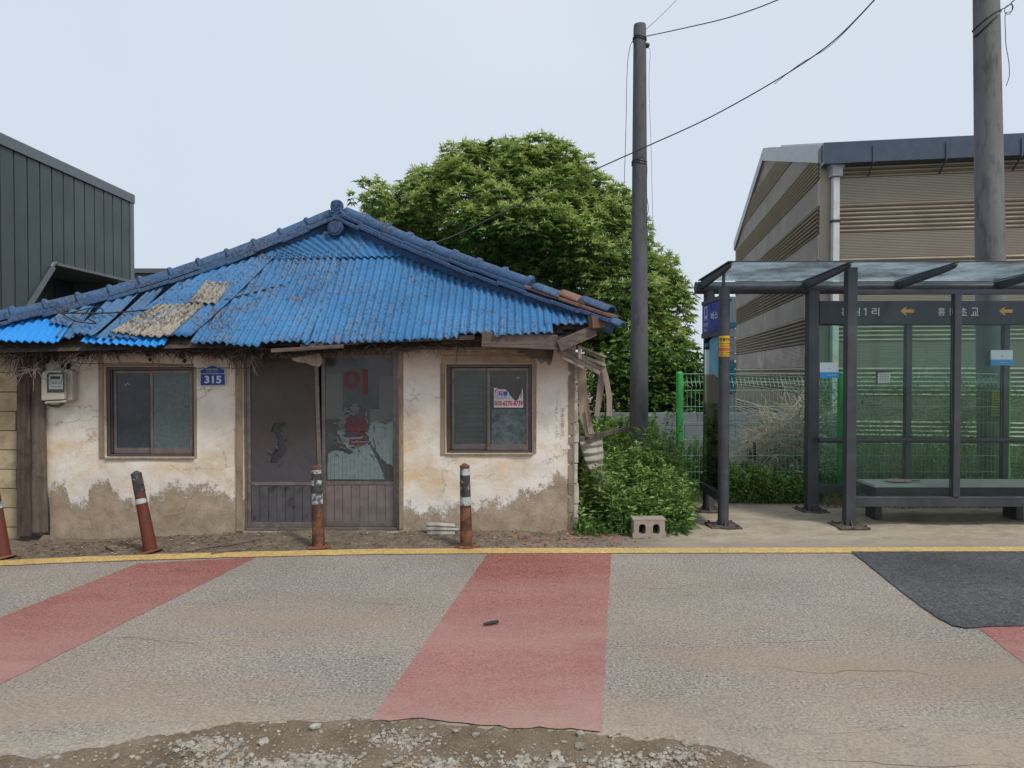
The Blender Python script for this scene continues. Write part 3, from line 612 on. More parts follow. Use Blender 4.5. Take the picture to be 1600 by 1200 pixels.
RED = simple('faded_red_letters', (.15, .024, .035), .5, var=.3, scale=30, bs=.1, dirt=(.09, .03, .035), dscale=40, dlo=.45, dhi=.6)
mb = MB(); mb2 = MB(); text_into(mb, '이', (x_(552), gy - .005, z_(596)), (1, 0, 0), (0, 0, 1), .24, .245, bold=.035); text_into(mb2, '발', (x_(555), gy - .005, z_(674)), (1, 0, 0), (0, 0, 1), .21, .285, bold=.035); mb.build('lettering', RED, door); mb2.build('lettering', RED, door)
flat('torn_film', [clampx(px2(rough_poly([(534, 679), (541, 676), (553, 677), (559, 681), (553, 684), (537, 684)], 1.2)))], P1, gy - .007, door)
flat('torn_film', [clampx(px2([(537, 685.5), (560, 684), (566, 682), (561, 686.5), (540, 687.5)])), clampx(px2([(545, 691.2), (574, 691), (575, 692.2), (546, 692.6)]))], FL, gy - .0075, door)

# ---------------------------------------------------------------- roof
YE, YA, SA = 6.75, 8.25, 1.5
XA, ZA = XX(532, YA), ZZ(350, YA)
XL, XR = -5.25, XX(962, YE)
def ze(x):
    t = [(-5.6, 1.90), (-4.5, 1.865), (-3.2, 1.855), (-2.3, 1.845), (-1.6, 1.885), (-.8, 1.915), (0, 1.975), (XR, 2.05), (2, 2.1)]
    for (a, b2), (c, d) in zip(t, t[1:]):
        if x <= c: return b2 + (d - b2) * max(0, (x - a)) / (c - a)
    return t[-1][1]
def RS(x, s): e = ze(x) + .012 * fbm(x * .7, 3); return Vector((x, YE + SA * s, e + (ZA - e) * s - .05 * math.sin(math.pi * min(1, max(0, s)))))
def smax(x): return (x - XL) / (XA - XL) if x < XA else (XR - x) / (XR - XA)
NR = Vector((0, -(ZA - 1.9), SA)).normalized()
def uv(px, py):            # photo pixel -> place on the roof slope
    lo, hi = -.35, 1.1
    for _ in range(40):
        s_ = (lo + hi) / 2; x = XX(px, YE + SA * s_); y_ = PX(RS(x, s_))[1]
        if y_ > py: lo = s_
        else: hi = s_
    return x, s_
def bluemat(name, c1, c2, worn=.5, lich=.5, grey=(.155, .16, .165)):
    m, nt, b = newmat(name); v = pos(nt); st = pos(nt, (1, .35, .5), (0, 0, 0))
    c = ramp(nt, noi(nt, v, 1.6, 6, .6), [(.3, c1), (.7, c2)])
    c = mixc(nt, mrange(nt, noi(nt, v, 34, 6, .75), .5, .75, 0, .35), c, V(c2, 1.9))
    big = mrange(nt, noi(nt, v, 1.9, 6, .7), .35, .65, -.05, .05)
    f = mrange(nt, ma(nt, 'ADD', noi(nt, st, 34, 9, .8), big), .60 - worn * .08, .66 - worn * .06, 0, .85); c = mixc(nt, f, c, grey)
    f2 = mrange(nt, ma(nt, 'ADD', noi(nt, pos(nt, (1, .5, .6)), 46, 6, .75), big), .62 - lich * .05, .66 - lich * .04, 0, .9); c = mixc(nt, f2, c, (.035, .035, .04))
    f3 = mrange(nt, noi(nt, v, 95, 4, .7), .68, .72, 0, .8); c = mixc(nt, f3, c, (.42, .42, .38))
    nt.links.new(c, b.inputs['Base Color']); b.inputs['Roughness'].default_value = .6; b.inputs['Specular IOR Level'].default_value = .35
    bump(nt, b, ma(nt, 'ADD', noi(nt, v, 80, 6, .7), f2), .45, .004); return m
BL = bluemat('weathered_blue_sheet', (.024, .125, .29), (.055, .205, .42), .82, 1.25); BN = bluemat('new_blue_sheet', (.010, .19, .56), (.02, .27, .70), -1.2, -1.5)
BG = bluemat('bare_grey_sheet', (.23, .205, .165), (.36, .325, .265), 1.2, 1.7, (.13, .11, .085)); BD = bluemat('dull_blue_sheet', (.03, .105, .225), (.06, .165, .32), 1.0, 1.1)
BT = bluemat('blue_ridge_tile', (.022, .062, .145), (.05, .115, .23), .8, 1.5, (.13, .13, .13)); BTR = bluemat('rusty_ridge_tile', (.16, .075, .045), (.26, .14, .10), .5, 1.2, (.10, .12, .2))
WAVE = .072
def sheet(name, quad, off, mat, parent, label=None, rag=.0, seed=0, clip=True, amp=.0135, nb=18, phase=0, curl=0):
    """quad = bottom-left, bottom-right, top-right, top-left on the slope, as (x, s)"""
    (a0, b0), (a1, b1), (a2, b2), (a3, b3) = quad
    wd = (RS(a1, b1) - RS(a0, b0)).length; nw = wd / WAVE; nc = int(nw * 8) + 2; mb = MB(); rows = np.linspace(0, 1, nb)
    cols = []
    for i in range(nc):
        u = i / (nc - 1); g_ = lambda v: ((a0 + (a1 - a0) * u) * (1 - v) + (a3 + (a2 - a3) * u) * v, (b0 + (b1 - b0) * u) * (1 - v) + (b3 + (b2 - b3) * u) * v)
        lo = 0
        if rag:
            q = u * nw * .5 + seed * 13; stp = mn.cell(Vector((math.floor(q * .45), seed, 0))); lo = rag * (max(0, stp) * .8 + .35 * abs(fbm(q * 1.7, seed)))
        hi = 1
        if clip:
            hi = None
            for v in np.linspace(1, lo, 50):
                x, s_ = g_(v)
                if s_ <= smax(x) + .045: hi = v; break
        if hi is None or hi - lo < .01: cols.append(None); continue
        h = off + amp * math.sin(2 * math.pi * u * nw + phase)
        cols.append([RS(*g_(lo + (hi - lo) * r)) + NR * (h + curl * (1 - r) ** 3 * .1) for r in rows])
    idx = {}
    for i, cpt in enumerate(cols):
        if cpt: idx[i] = len(mb.v); mb.v += [tuple(p) for p in cpt]
    for i in range(nc - 1):
        if i in idx and i + 1 in idx:
            for j in range(nb - 1): mb.f.append((idx[i] + j, idx[i + 1] + j, idx[i + 1] + j + 1, idx[i] + j + 1)); mb.m.append(0)
    return mb.build(name, mat, parent, label=label, smooth=True, solid=.006, fix=False)
sb = -.02
# dark boarding under the sheets and the other slopes of the roof
XB, YB = XA, 12.0; yback = 13.6
roof_under = MB(); dn = Vector((0, 0, -.17))
LFc, RFc = RS(XL, 0), RS(XR, 0); Ap = Vector((XA, YA, ZA)); Bp = Vector((XB, YB, ZA)); LB, RB = Vector((XL, yback, 1.95)), Vector((XR, yback, 2.0))
under_pts = [RS(XL + .25, .04), RS(XR - .2, .04), Ap]
roof_under.add([p + dn for p in under_pts], [(0, 1, 2)])
ru = roof_under
def slope(a, b2, c, d, n_=26, m_=14):
    q = MB(); a, b2, c, d = map(Vector, (a, b2, c, d)); nrm = (b2 - a).cross(d - a).normalized()
    if nrm.z < 0: nrm = -nrm
    q.grid(lambda u, v: (a * (1 - u) + b2 * u) * (1 - v) + (d * (1 - u) + c * u) * v + nrm * .008 * math.sin(u * (b2 - a).length / WAVE * 2 * math.pi), np.linspace(0, 1, 260), np.linspace(0, 1, m_)); return q
roof = sheet('roof', ((uv(470, 541)[0], sb), (uv(742, 520)[0], sb - .01), (uv(742, 520)[0] + .02, .74), (uv(470, 541)[0] - .02, .74)), .0, BL, house, rag=.12, seed=3)
ru.build('roof_boarding', MT['wdark'], roof)
sheet('roof_sheet', ((uv(742, 518)[0] - .06, sb - .02), (uv(858, 508)[0] + .03, sb - .03), (uv(858, 505)[0], .8), (uv(742, 518)[0] - .03, .8)), .012, BL, roof, rag=.05, seed=5)
sheet('roof_sheet', ((uv(850, 505)[0], sb + .03), (XR - .12, sb + .02), (XR - .1, .3), (uv(850, 505)[0], .5)), .003, BL, roof, rag=.05, seed=6)
sheet('roof_sheet', ((uv(300, 532)[0], sb), (uv(475, 541)[0] + .02, sb - .015), (uv(480, 541)[0] + .05, .74), (uv(300, 532)[0] + .12, .74)), .014, BL, roof, rag=.05, seed=7)
sheet('roof_sheet', ((uv(640, 500)[0] - 1.6, .68), (uv(640, 410)[0] + .35, .70), (XA + 1.6, 1.06), (XA - 2.2, 1.06)), .022, BL, roof, rag=.0, seed=1)
U = lambda *q: tuple(uv(*p) for p in q)
sheet('roof_sheet', U((205, 520), (300, 530), (440, 395), (330, 420)), .030, BL, roof, clip=True)
sheet('roof_sheet', U((170, 528), (215, 533), (345, 418), (300, 428)), .022, BL, roof)
sheet('roof_sheet', U((150, 530), (180, 533), (262, 445), (238, 452)), .012, BD, roof)
sheet('roof_sheet', U((116, 526), (152, 531), (225, 456), (180, 462)), .020, BD, roof, curl=.3)
sheet('roof_sheet', U((88, 528), (116, 530), (160, 462), (135, 470)), .008, BD, roof)
sheet('roof_sheet', U((80, 508), (108, 514), (150, 478), (118, 474)), .034, BD, roof, label='small loose blue sheet with grey lichen')
sheet('roof_sheet', U((-60, 530), (92, 536), (118, 500), (-10, 494)), .004, BN, roof, label='bright blue newer sheet at the left eave', clip=False)
sheet('roof_sheet', U((124, 536), (254, 541), (262, 527), (136, 522)), -.004, BN, roof, label='strip of bright blue sheet poking out below the eave', clip=False, rag=.3, seed=9)
sheet('roof_sheet', U((172, 527), (262, 533), (322, 480), (250, 482)), .045, BG, roof, label='bare grey sheet with worn paint', rag=.08, seed=4)
sheet('roof_sheet', U((298, 480), (340, 481), (362, 448), (325, 446)), .052, BG, roof, label='small bare grey sheet overlapping the larger one')
sheet('roof_sheet', U((500, 532), (640, 530), (640, 515), (500, 515)), -.022, BD, roof, clip=False, rag=.2, seed=8)
slope(RFc + Vector((0, .03, 0)), RB, Bp, Ap).build('side_slope', BD, roof, smooth=True); slope(LFc + Vector((0, .03, 0)), LB, Bp, Ap).build('side_slope', BD, roof, smooth=True); slope(LB, RB, Bp, Bp + Vector((-.001, 0, 0))).build('side_slope', BD, roof, smooth=True)
# hip ridges: cement bed, two courses of edge tile, round caps with collars
def hip(A, B, sag, end_broken, seed, k_=1):
    rr = random.Random(seed); A, B = Vector(A), Vector(B); L = (B - A).length; P = lambda t: A.lerp(B, t) + Vector((0, 0, -sag * math.sin(math.pi * t)))
    d = (B - A).normalized(); sd_ = d.cross(Vector((0, 0, 1))).normalized(); n = int(L / .285); o = MB(); c2 = MB(); rb = MB(); bed = MB(); bed.tube([P(k / 12) + Vector((0, 0, -.005)) for k in range(13)], .085, 8); bed.build('ridge_bed', BT, roof)
    for i in range(n):
        t0, t1 = i / n, (i + 1) / n; a, b2 = P(t0), P(t1)
        for lay, (wd, h, zz) in enumerate(((.30, .036, .045 * k_), (.24, .033, .095 * k_))):
            j = rr.uniform(-.012, .012); (rb if end_broken and i > n - 4 and lay else o).bar(a + Vector((0, 0, zz + j)) - d * .012, b2 + Vector((0, 0, zz + j - .006)) + d * .012, wd + rr.uniform(-.02, .02), h, up=(0, 0, 1))
        if i < n - (3 if end_broken else 0):
            q = Vector((rr.uniform(-.006, .006), 0, .135 * k_ + rr.uniform(-.004, .004))); tg = rr.uniform(-.004, .006)
            c2.tube([a + q, a.lerp(b2, .5) + q + Vector((0, 0, tg)), b2 + q], [.074, .072, .070], 14); c2.tube([b2 + q - d * .045, b2 + q - d * .03, b2 + q - d * .005, b2 + q + d * .012], [.076, .094, .094, .078], 14)
    o.build('edge_tile', BT, roof, bev=.006); c2.build('ridge_tile', BT, roof, smooth='auto')
    if rb.v: rb.build('edge_tile', BTR, roof, bev=.008, label='rust-stained edge tiles at the broken hip end')
    return P, d
PR, dR = hip(Ap + Vector((.08, -.05, -.01)), RFc + Vector((-.02, .05, -.02)), .05, True, 1, .85); PL, dL = hip(Ap + Vector((-.08, -.05, -.01)), LFc + Vector((0, .05, .0)), .14, False, 2, .66); hip(Bp, Ap + Vector((0, .3, 0)), .03, False, 3)
def tilecurve(P, d, wd, ln, h, mat, ang=0):      # loose curved tile
    q = MB(); d = Vector(d).normalized(); a = d.cross(Vector((0, 0, 1))).normalized(); up = a.cross(d)
    q.grid(lambda u, v: Vector(P) + d * ln * v + a * (wd / 2) * math.sin(u) / math.sin(1.1) + up * (h * (math.cos(u) - math.cos(1.1))), np.linspace(-1.1, 1.1, 9), [0, .5, 1]); q.build('loose_tile', mat, roof, smooth=True, solid=.016)
for t, mat, sx in ((.80, BT, .0), (.87, BTR, .05), (.935, BT, .06)): tilecurve(PR(t - .05) + Vector((sx, 0, .10)), dR, .26, .30, .10, mat)
tilecurve(PR(.97) + Vector((.0, .02, .03)), dR + Vector((.2, 0, -.2)), .24, .20, .09, BT)
for i in range(9):  # cement rubble at the broken end
    p = PR(random.uniform(.74, .80)) + Vector((random.uniform(-.05, .05), 0, .12)); q = MB(); rock(q, p.x, p.y, p.z, random.uniform(.03, .055)); q.build('ridge_mortar', BT, roof)
# apex ornament and round end tile
ax, ay, az = XA, YA - .16, ZZ(346, YA - .16)
poly = [(-.155, 0), (-.145, .07), (-.12, .10), (-.10, .085), (-.08, .10), (-.065, .13), (-.07, .17), (-.06, .215), (-.03, .235), (0, .24), (.035, .235), (.062, .215), (.07, .17), (.062, .13), (.08, .10), (.10, .09), (.13, .10), (.15, .06), (.155, 0)]
mb = MB(); mb.prism([(ax + a, az + b2) for a, b2 in poly], ay, ay + .06); orn = mb.build('ridge_ornament', BT, roof, bev=.01)
mb = MB()
for a, b2, r in ((-.03, .185, .017), (.03, .185, .017), (0, .16, .015), (-.03, .135, .014), (.03, .135, .014), (0, .125, .016), (-.04, .215, .014), (.04, .215, .014)): mb.tube([(ax + a, ay - .014, az + b2), (ax + a, ay + .01, az + b2)], [r * .5, r], 9)
for sg in (-1, 1):
    mb.tube([(ax + sg * (.03 + .1 * t), ay - .006, az + .095 - .09 * t * t + .02 * math.sin(t * 9)) for t in np.linspace(0, 1, 8)], .012, 6); mb.tube([(ax + sg * (.045 + .1 * t), ay - .006, az + .055 + .03 * math.sin(t * 6)) for t in np.linspace(0, .9, 8)], .010, 6)
mb.build('relief', BT, roof, smooth='auto')
mb = MB(); cx, cz = ax + .015, ZZ(356, YA - .3); yy = YA - .3
mb.tube([(cx, yy, cz), (cx, yy + .03, cz), (cx, yy + .3, cz + .05)], [.078, .082, .07], 20); mb.tube([(cx, yy - .012, cz), (cx, yy + .005, cz)], [.055, .06], 18); mb.build('end_tile', BT, roof, smooth='auto')
# --- under the eave: battens, rafters, straw and mud
def plank(a, b2, wd, h, mat, name='eave_board', Ya=6.72, Yb=None, tp=1):
    mb = MB(); mb.bar(W(a[0], a[1], Ya), W(b2[0], b2[1], Yb or Ya), wd, h, taper=tp); return mb.build(name, MT[mat], house, bev=.003)
plank((-60, 540), (300, 545), .05, .035, 'wdark', Ya=6.95); plank((300, 541), (480, 548), .04, .03, 'wdark', Ya=6.9)
plank((424, 548), (537, 541), .03, .034, 'wx', Ya=6.72); plank((470, 541), (560, 535), .03, .035, 'wx', Ya=6.76); plank((500, 534), (742, 527), .04, .045, 'wx', Ya=6.80); plank((540, 548), (690, 543), .04, .03, 'wdark', Ya=6.95)
plank((753, 530), (871, 535), .05, .135, 'wx', Ya=6.74, Yb=6.72); plank((872, 541), (929, 516), .05, .105, 'wx', Ya=6.70, Yb=6.78); plank((740, 519), (925, 510), .04, .035, 'wdark', Ya=6.86); plank((760, 525), (880, 518), .03, .03, 'wdark', Ya=6.84)
plank((690, 535), (760, 528), .04, .04, 'wdark', Ya=6.86); plank((922, 504), (949, 502), .08, .11, 'wred', Ya=6.72, Yb=6.8)
for px in range(20, 900, 62):
    mb = MB(); x = XX(px, 6.9); dy_ = min(.8, max(.0, smax(x) - .12) * SA) - .12
    if dy_ < .1: continue
    mb.tube([(x, 6.93, ze(x) + .0), (x, 6.93 + dy_, ze(x) + .8 * dy_)], .04, 8); mb.build('rafter', MT['wx'], house, smooth='auto')
for a, b2, wd, h, Ya, Yb in (((872, 548), (936, 583), .03, .035, 6.78, 7.1), ((877, 558), (912, 575), .02, .025, 6.76, 6.9), ((880, 545), (945, 571), .03, .03, 6.82, 7.2), ((905, 540), (906, 561), .03, .035, 6.8, 6.8), ((905, 542), (946, 558), .03, .02, 6.9, 7.2), ((900, 556), (935, 575), .03, .04, 6.9, 7.2), ((880, 540), (900, 545), .03, .02, 6.78, 6.8), ((915, 548), (942, 563), .02, .02, 7.0, 7.25)):
    mb = MB(); mb.bar(W(*a, Ya), W(*b2, Yb), wd, h); mb.build('broken_lath', MT['wlath'], house, bev=.002)
def strip(pts, wd, mat, Y, name='hanging_board', th=.012, wid=None):
    mb = MB(); P = [W(a, b2, Y + (c if len(q) > 2 else 0)) for q in pts for a, b2, c in [(q[0], q[1], q[2] if len(q) > 2 else 0)]]; n = len(P); vs = []
    for i, p in enumerate(P): w_ = (wid[i] if wid else wd) / 2; vs += [p + Vector((-w_, -th / 2, 0)), p + Vector((w_, -th / 2, 0)), p + Vector((w_, th / 2, 0)), p + Vector((-w_, th / 2, 0))]
    mb.add(vs, [(i * 4 + k, i * 4 + (k + 1) % 4, (i + 1) * 4 + (k + 1) % 4, (i + 1) * 4 + k) for i in range(n - 1) for k in range(4)] + [(0, 1, 2, 3), (n * 4 - 1, n * 4 - 2, n * 4 - 3, n * 4 - 4)]); return mb.build(name, MT[mat], house)
MT['cloth'] = wood('dirty_canvas', (.27, .21, .16), (.42, .35, .27), 2)
strip([(908, 573), (910, 610), (914, 650), (920, 672), (920, 682)], .10, 'cloth', 7.35, wid=[.09, .095, .105, .10, .06]); strip([(915, 640), (921, 665), (925, 678)], .05, 'cloth', 7.32, wid=[.015, .05, .06])
strip([(941, 560), (940, 590), (936, 625), (932, 650)], .042, 'wlath', 7.25, wid=[.05, .065, .06, .045]); strip([(940, 562), (947, 590), (952, 620), (952, 650)], .042, 'wlath', 7.2, wid=[.05, .05, .055, .05]); strip([(944, 620), (946, 658)], .012, 'wdark', 7.22)
mb = MB(); P = [W(a, b2, 6.95) for a, b2 in ((808, 546), (866, 546), (862, 566), (858, 572), (852, 565), (845, 569), (838, 559), (830, 562), (820, 553), (808, 551))]; mb.prism([(p.x, p.z) for p in P], 6.94, 6.96); mb.build('hanging_board', MT['wx'], house)
mb = MB(); P = [W(a, b2, 7.0) for a, b2 in ((455, 560), (500, 552), (505, 566), (499, 573), (488, 571), (478, 567), (466, 566), (458, 563))]; mb.prism([(p.x, p.z) for p in P], 6.99, 7.0); mb.build('hanging_felt', simple('old_felt', (.34, .28, .22), .95, var=.5, bs=.6), house)
# soffit mud and straw, base colour darkened to carry the eave shade
m = simple('shaded_mud_straw', (.05, .038, .03), .95, var=.5, scale=12, bs=1, bscale=30, bd=.02)
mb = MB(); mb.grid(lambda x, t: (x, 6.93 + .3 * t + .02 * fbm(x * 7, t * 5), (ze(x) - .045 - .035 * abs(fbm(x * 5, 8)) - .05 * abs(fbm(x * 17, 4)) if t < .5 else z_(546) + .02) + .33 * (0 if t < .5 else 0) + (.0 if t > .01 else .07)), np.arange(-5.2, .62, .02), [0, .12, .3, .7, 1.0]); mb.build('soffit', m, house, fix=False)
mb = MB(); mp = MB()
for i in range(3600):
    px = random.choice([random.uniform(-30, 900), random.uniform(-30, 640), random.gauss(120, 60), random.gauss(380, 30), random.gauss(25, 40), random.gauss(330, 60), random.gauss(560, 80)]); Y = random.uniform(6.85, 7.16); x = XX(px, Y); z = ze(x) - .03 - random.random() * .05
    dark = random.random() < .88; L = random.uniform(.03, .13) * (1.5 if random.random() < .08 else 1); a = random.gauss(0, 1.1); k = (mb if dark else mp); down = random.random() < .07
    d = Vector((math.cos(a) * random.choice((-1, 1)), random.uniform(-.3, .2), -abs(random.gauss(0, .25)) - (1.2 if down else 0))).normalized(); p0 = Vector((x, Y, z)); p1 = p0 + d * L * .5 + Vector((0, 0, random.uniform(-.01, .01))); k.tube([p0, p1, p1 + (d + Vector((0, 0, -.35))) * L * .5], [.0028, .0026, .001] if dark else [.0018, .0018, .001], 3, cap=False)
for cx, cy, n_ in ((385, 552, 60), (372, 548, 40), (110, 556, 30), (18, 556, 60), (50, 575, 35)):
    for i in range(n_):
        p0 = W(cx + random.gauss(0, 10), cy + random.gauss(0, 4), 6.9); d = Vector((random.gauss(0, 1), -.1, random.gauss(-.7, .6))).normalized(); (mp if random.random() < .45 else mb).tube([p0, p0 + d * random.uniform(.05, .25)], [.003, .0015], 3, cap=False)
mb.build('straw', simple('shaded_dark_straw', (.035, .027, .022), .9, var=.5, scale=20, bs=0), house, fix=False, kind='stuff'); mp.build('straw', simple('pale_straw', (.22, .185, .15), .9, var=.4, scale=20, bs=0), house, fix=False, kind='stuff')  # dark straw: brown deepened in colour to imitate shade below the eave
for px, py, r in ((105, 570, .05), (95, 556, .07), (235, 553, .03), (236, 562, .02), (286, 556, .03), (290, 564, .02), (70, 560, .06), (345, 553, .03), (130, 552, .04)): mb = MB(); rock(mb, x_(px), YW - .02, z_(py), r, 1.1); mb.build('mud_clod', m, house)
# two old boards at the left corner of the house and the stone under them
mb = MB(); mb.bar(W(38, 838, 7.08), W(38, 556, 7.12), .04, .125, up=(1, 0, 0)); mb.build('corner_board', MT['wdark'], house, bev=.004)
mb = MB(); mb.bar(W(63, 832, 7.12), W(58, 556, 7.15), .04, .135, up=(1, 0, 0)); mb.build('corner_board', MT['wz'], house, bev=.004)
mb = MB(); rock(mb, XX(68, 7.05), 7.06, -.04, .12, .5); mb.build('plinth_stone', MT['dirt'], house)
# light blocks wall left of the boards
MT['bblock'] = simple('beige_block', (.46, .37, .24), .92, var=.25, scale=6, bs=.7, bscale=60, dirt=(.30, .22, .13), dscale=7, dmax=.6)
bw = thing('block_wall', 'wall of beige concrete blocks left of the dark corner boards', 'wall', (XX(0, 7.2), 7.2, 0))
mb = MB(); z = -.12; k = 0
while z < 1.68:
    xr = XX(28, 7.2) + (-.03 if k in (3, 6) else 0); xl = xr - .30 - (.12 if k % 2 else 0)
    while xl > -8: mb.box(xl + .006, xr, 7.2, 7.32, z, z + .183); xr = xl; xl -= .39
    mb.box(xl + .006, xr, 7.2, 7.32, z, z + .183); z += .19; k += 1
mb.build('blocks', MT['bblock'], bw, bev=.006); mb = MB(); mb.box(-8.3, XX(24, 7.2), 7.215, 7.31, -.12, 1.7); mb.build('mortar', simple('mortar', (.12, .095, .07), .95), bw)
# ---------------------------------------------------------------- things on the house
DGY = simple('meter_casing', (.40, .37, .31), .55, var=.12, bs=.1, dirt=(.3, .25, .18), dscale=14, dmax=.5); MTB = simple('meter_beige', (.52, .48, .40), .5, var=.1, bs=.1, dirt=(.36, .3, .22), dscale=12, dmax=.5)
q = lambda px, py, Y=7.05: W(px, py, Y)
em = thing('electricity_meter', 'beige electricity meter box on the wall left of the left window', 'meter', (x_(88), YW - .02, z_(635)))
mb = MB(); mb.prism([(q(68, 632).x, q(68, 632).z), (q(110, 626).x, q(110, 626).z), (q(110, 580).x, q(110, 580).z), (q(105, 577).x, q(105, 577).z), (q(68, 578).x, q(68, 578).z)], 7.08, 7.17); mb.build('box', DGY, em, bev=.008)
mb = MB(); mb.prism([(q(67, 626).x, q(67, 626).z), (q(103, 624).x, q(103, 624).z), (q(101, 582).x, q(101, 582).z), (q(95, 578).x, q(95, 578).z), (q(72, 579).x, q(72, 579).z), (q(67, 584).x, q(67, 584).z)], 7.02, 7.078); mb.prism([(q(71, 631).x, q(71, 631).z), (q(103, 629).x, q(103, 629).z), (q(103, 625).x, q(103, 625).z), (q(71, 627).x, q(71, 627).z)], 7.03, 7.078); mb.build('cover', MTB, em, bev=.01)
mb = MB(); mb.box(q(70.5, 0).x, q(97.5, 0).x, 7.012, 7.019, q(0, 613).z, q(0, 582).z); mb.build('window', simple('meter_window', (.05, .065, .06), .25), em, bev=.002)
mb = MB(); mb.box(q(74, 0).x, q(96, 0).x, 7.008, 7.0115, q(0, 608).z, q(0, 585).z); mb.build('dial_plate', simple('dial', (.33, .38, .35), .4, var=.1), em)
mb = MB(); mb.box(q(77, 0).x, q(92, 0).x, 7.005, 7.0075, q(0, 592).z, q(0, 588).z)
for a, b2 in ((80, 598), (85, 598), (90, 598), (79, 603), (84, 604), (89, 603)): mb.box(q(a, 0).x, q(a + 2.2, 0).x, 7.005, 7.0075, q(0, b2 + 1).z, q(0, b2).z)
mb.build('display', MT['rub'], em)
mb = MB(); mb.tube([q(a, b2, 7.1) for a, b2 in ((64, 612), (64, 624), (69, 631), (80, 635), (92, 636), (99, 632), (101, 627))], .007, 6); mb.tube([q(a, b2, 7.12) for a, b2 in ((70, 628), (78, 633), (90, 634), (97, 630))], .006, 6); mb.build('cable', simple('brown_cable', (.13, .10, .075), .6), em, smooth=True)
ns = thing('house_number_plate', 'blue house number plate reading 315 between left window and door', 'sign', (x_(334), YW - .01, z_(603)))
hp = [(314, 603), (354, 602), (353, 577), (346, 575), (340, 571.5), (334, 570), (327, 572), (321, 575.5), (314, 577.5)]
SB = simple('sign_blue', (.008, .045, .24), .35, var=.25, scale=9, bs=.05); SW = simple('sign_white', (.52, .58, .68), .5, var=.1, bs=0)
cxp, czp = x_(334), z_(589); mb = MB(); mb.prism([(x_(a), z_(b2)) for a, b2 in hp], YW - .022, YW - .012); mb.build('plate_rim', SW, ns)
mb = MB(); mb.prism([(cxp + (x_(a) - cxp) * .94, czp + (z_(b2) - czp) * .93) for a, b2 in hp], YW - .026, YW - .0225); mb.build('plate', SB, ns)
mb = MB(); yy = YW - .0275; text_into(mb, '315', (x_(334.5), yy, z_(593)), (1, 0, 0), (0, 0, 1), .165, .074, bold=.03); text_into(mb, '서동대로', (x_(333), yy, z_(577)), (1, 0, 0), (0, 0, 1), .12, .022, bold=.01); text_into(mb, 'Seodong-daero', (x_(334), yy, z_(581)), (1, 0, 0), (0, 0, 1), .12, .009)
mb.box(x_(315.5), x_(352), yy, yy + .001, z_(584.3), z_(583.6)); mb.build('lettering', SW, ns)
# torn roofing advert on the right window
pst = thing('advert_poster', 'torn white advert with red phone number on the right window', 'poster', (x_(795), YW + .03, z_(637)))
yp = YW + .03 + .0; tp = [(771.6, 605.8), (777, 606.5), (784, 607.6), (790, 609), (795, 613.6), (799.8, 621.5), (805.4, 626.7), (810, 623.8), (812.5, 617), (814.4, 614.8), (815.6, 610), (816.6, 605.8), (817.2, 615), (817.8, 637), (771.6, 637)]
mb = MB(); mb.prism([(x_(a), z_(b2)) for a, b2 in tp], yp + .004, yp + .006); mb.build('sheet', simple('poster_paper', (.62, .58, .60), .6, var=.08, bs=.1), pst)
RB_ = simple('print_red', (.42, .02, .03), .5, var=.1, bs=0); BB_ = simple('print_blue', (.03, .06, .34), .5, var=.1, bs=0)
mb = MB(); text_into(mb, '010-6270-8739', (x_(794.8), yp + .0015, z_(630.3)), (1, 0, 0), (0, 0, 1), .275, .049, bold=.02)
for a, b2 in (((772.5, 612), (778, 607.5)), ((778, 607.5), (787, 608)), ((774.5, 611), (774.5, 624)), ((777, 612), (777, 624)), ((813.5, 622), (815, 614))): mb.bar((x_(a[0]), yp + .002, z_(a[1])), (x_(b2[0]), yp + .002, z_(b2[1])), .001, .008, up=(0, 0, 1))
mb.build('red_print', RB_, pst)
mb = MB(); text_into(mb, '지붕', (x_(785.5), yp + .0015, z_(615.3)), (1, 0, 0), (0, 0, 1), .098, .054, bold=.03); mb.bar((x_(796), yp + .002, z_(619)), (x_(797.5), yp + .002, z_(613)), .001, .007); text_into(mb, '개량전문시공', (x_(788), yp + .0015, z_(622.2)), (1, 0, 0), (0, 0, 1), .12, .012); mb.build('blue_print', BB_, pst)
# stencilled marks on the plaster
mb = MB(); text_into(mb, '부동산팝니다', (x_(879), YW - .013, z_(660)), (0, 0, -1), (1, 0, 0), .27, .033)
for i, (a, b2) in enumerate(((868, 640), (868, 645), (868, 651), (869, 656), (868, 667), (869, 673), (870, 678), (868, 680))): mb.bar((x_(a), YW - .013, z_(b2)), (x_(a + 3.2), YW - .013, z_(b2 + (i % 3) - 1)), .001, .004)
mb.build('stencilled_writing', simple('stencil', (.10, .095, .10), .9), house)
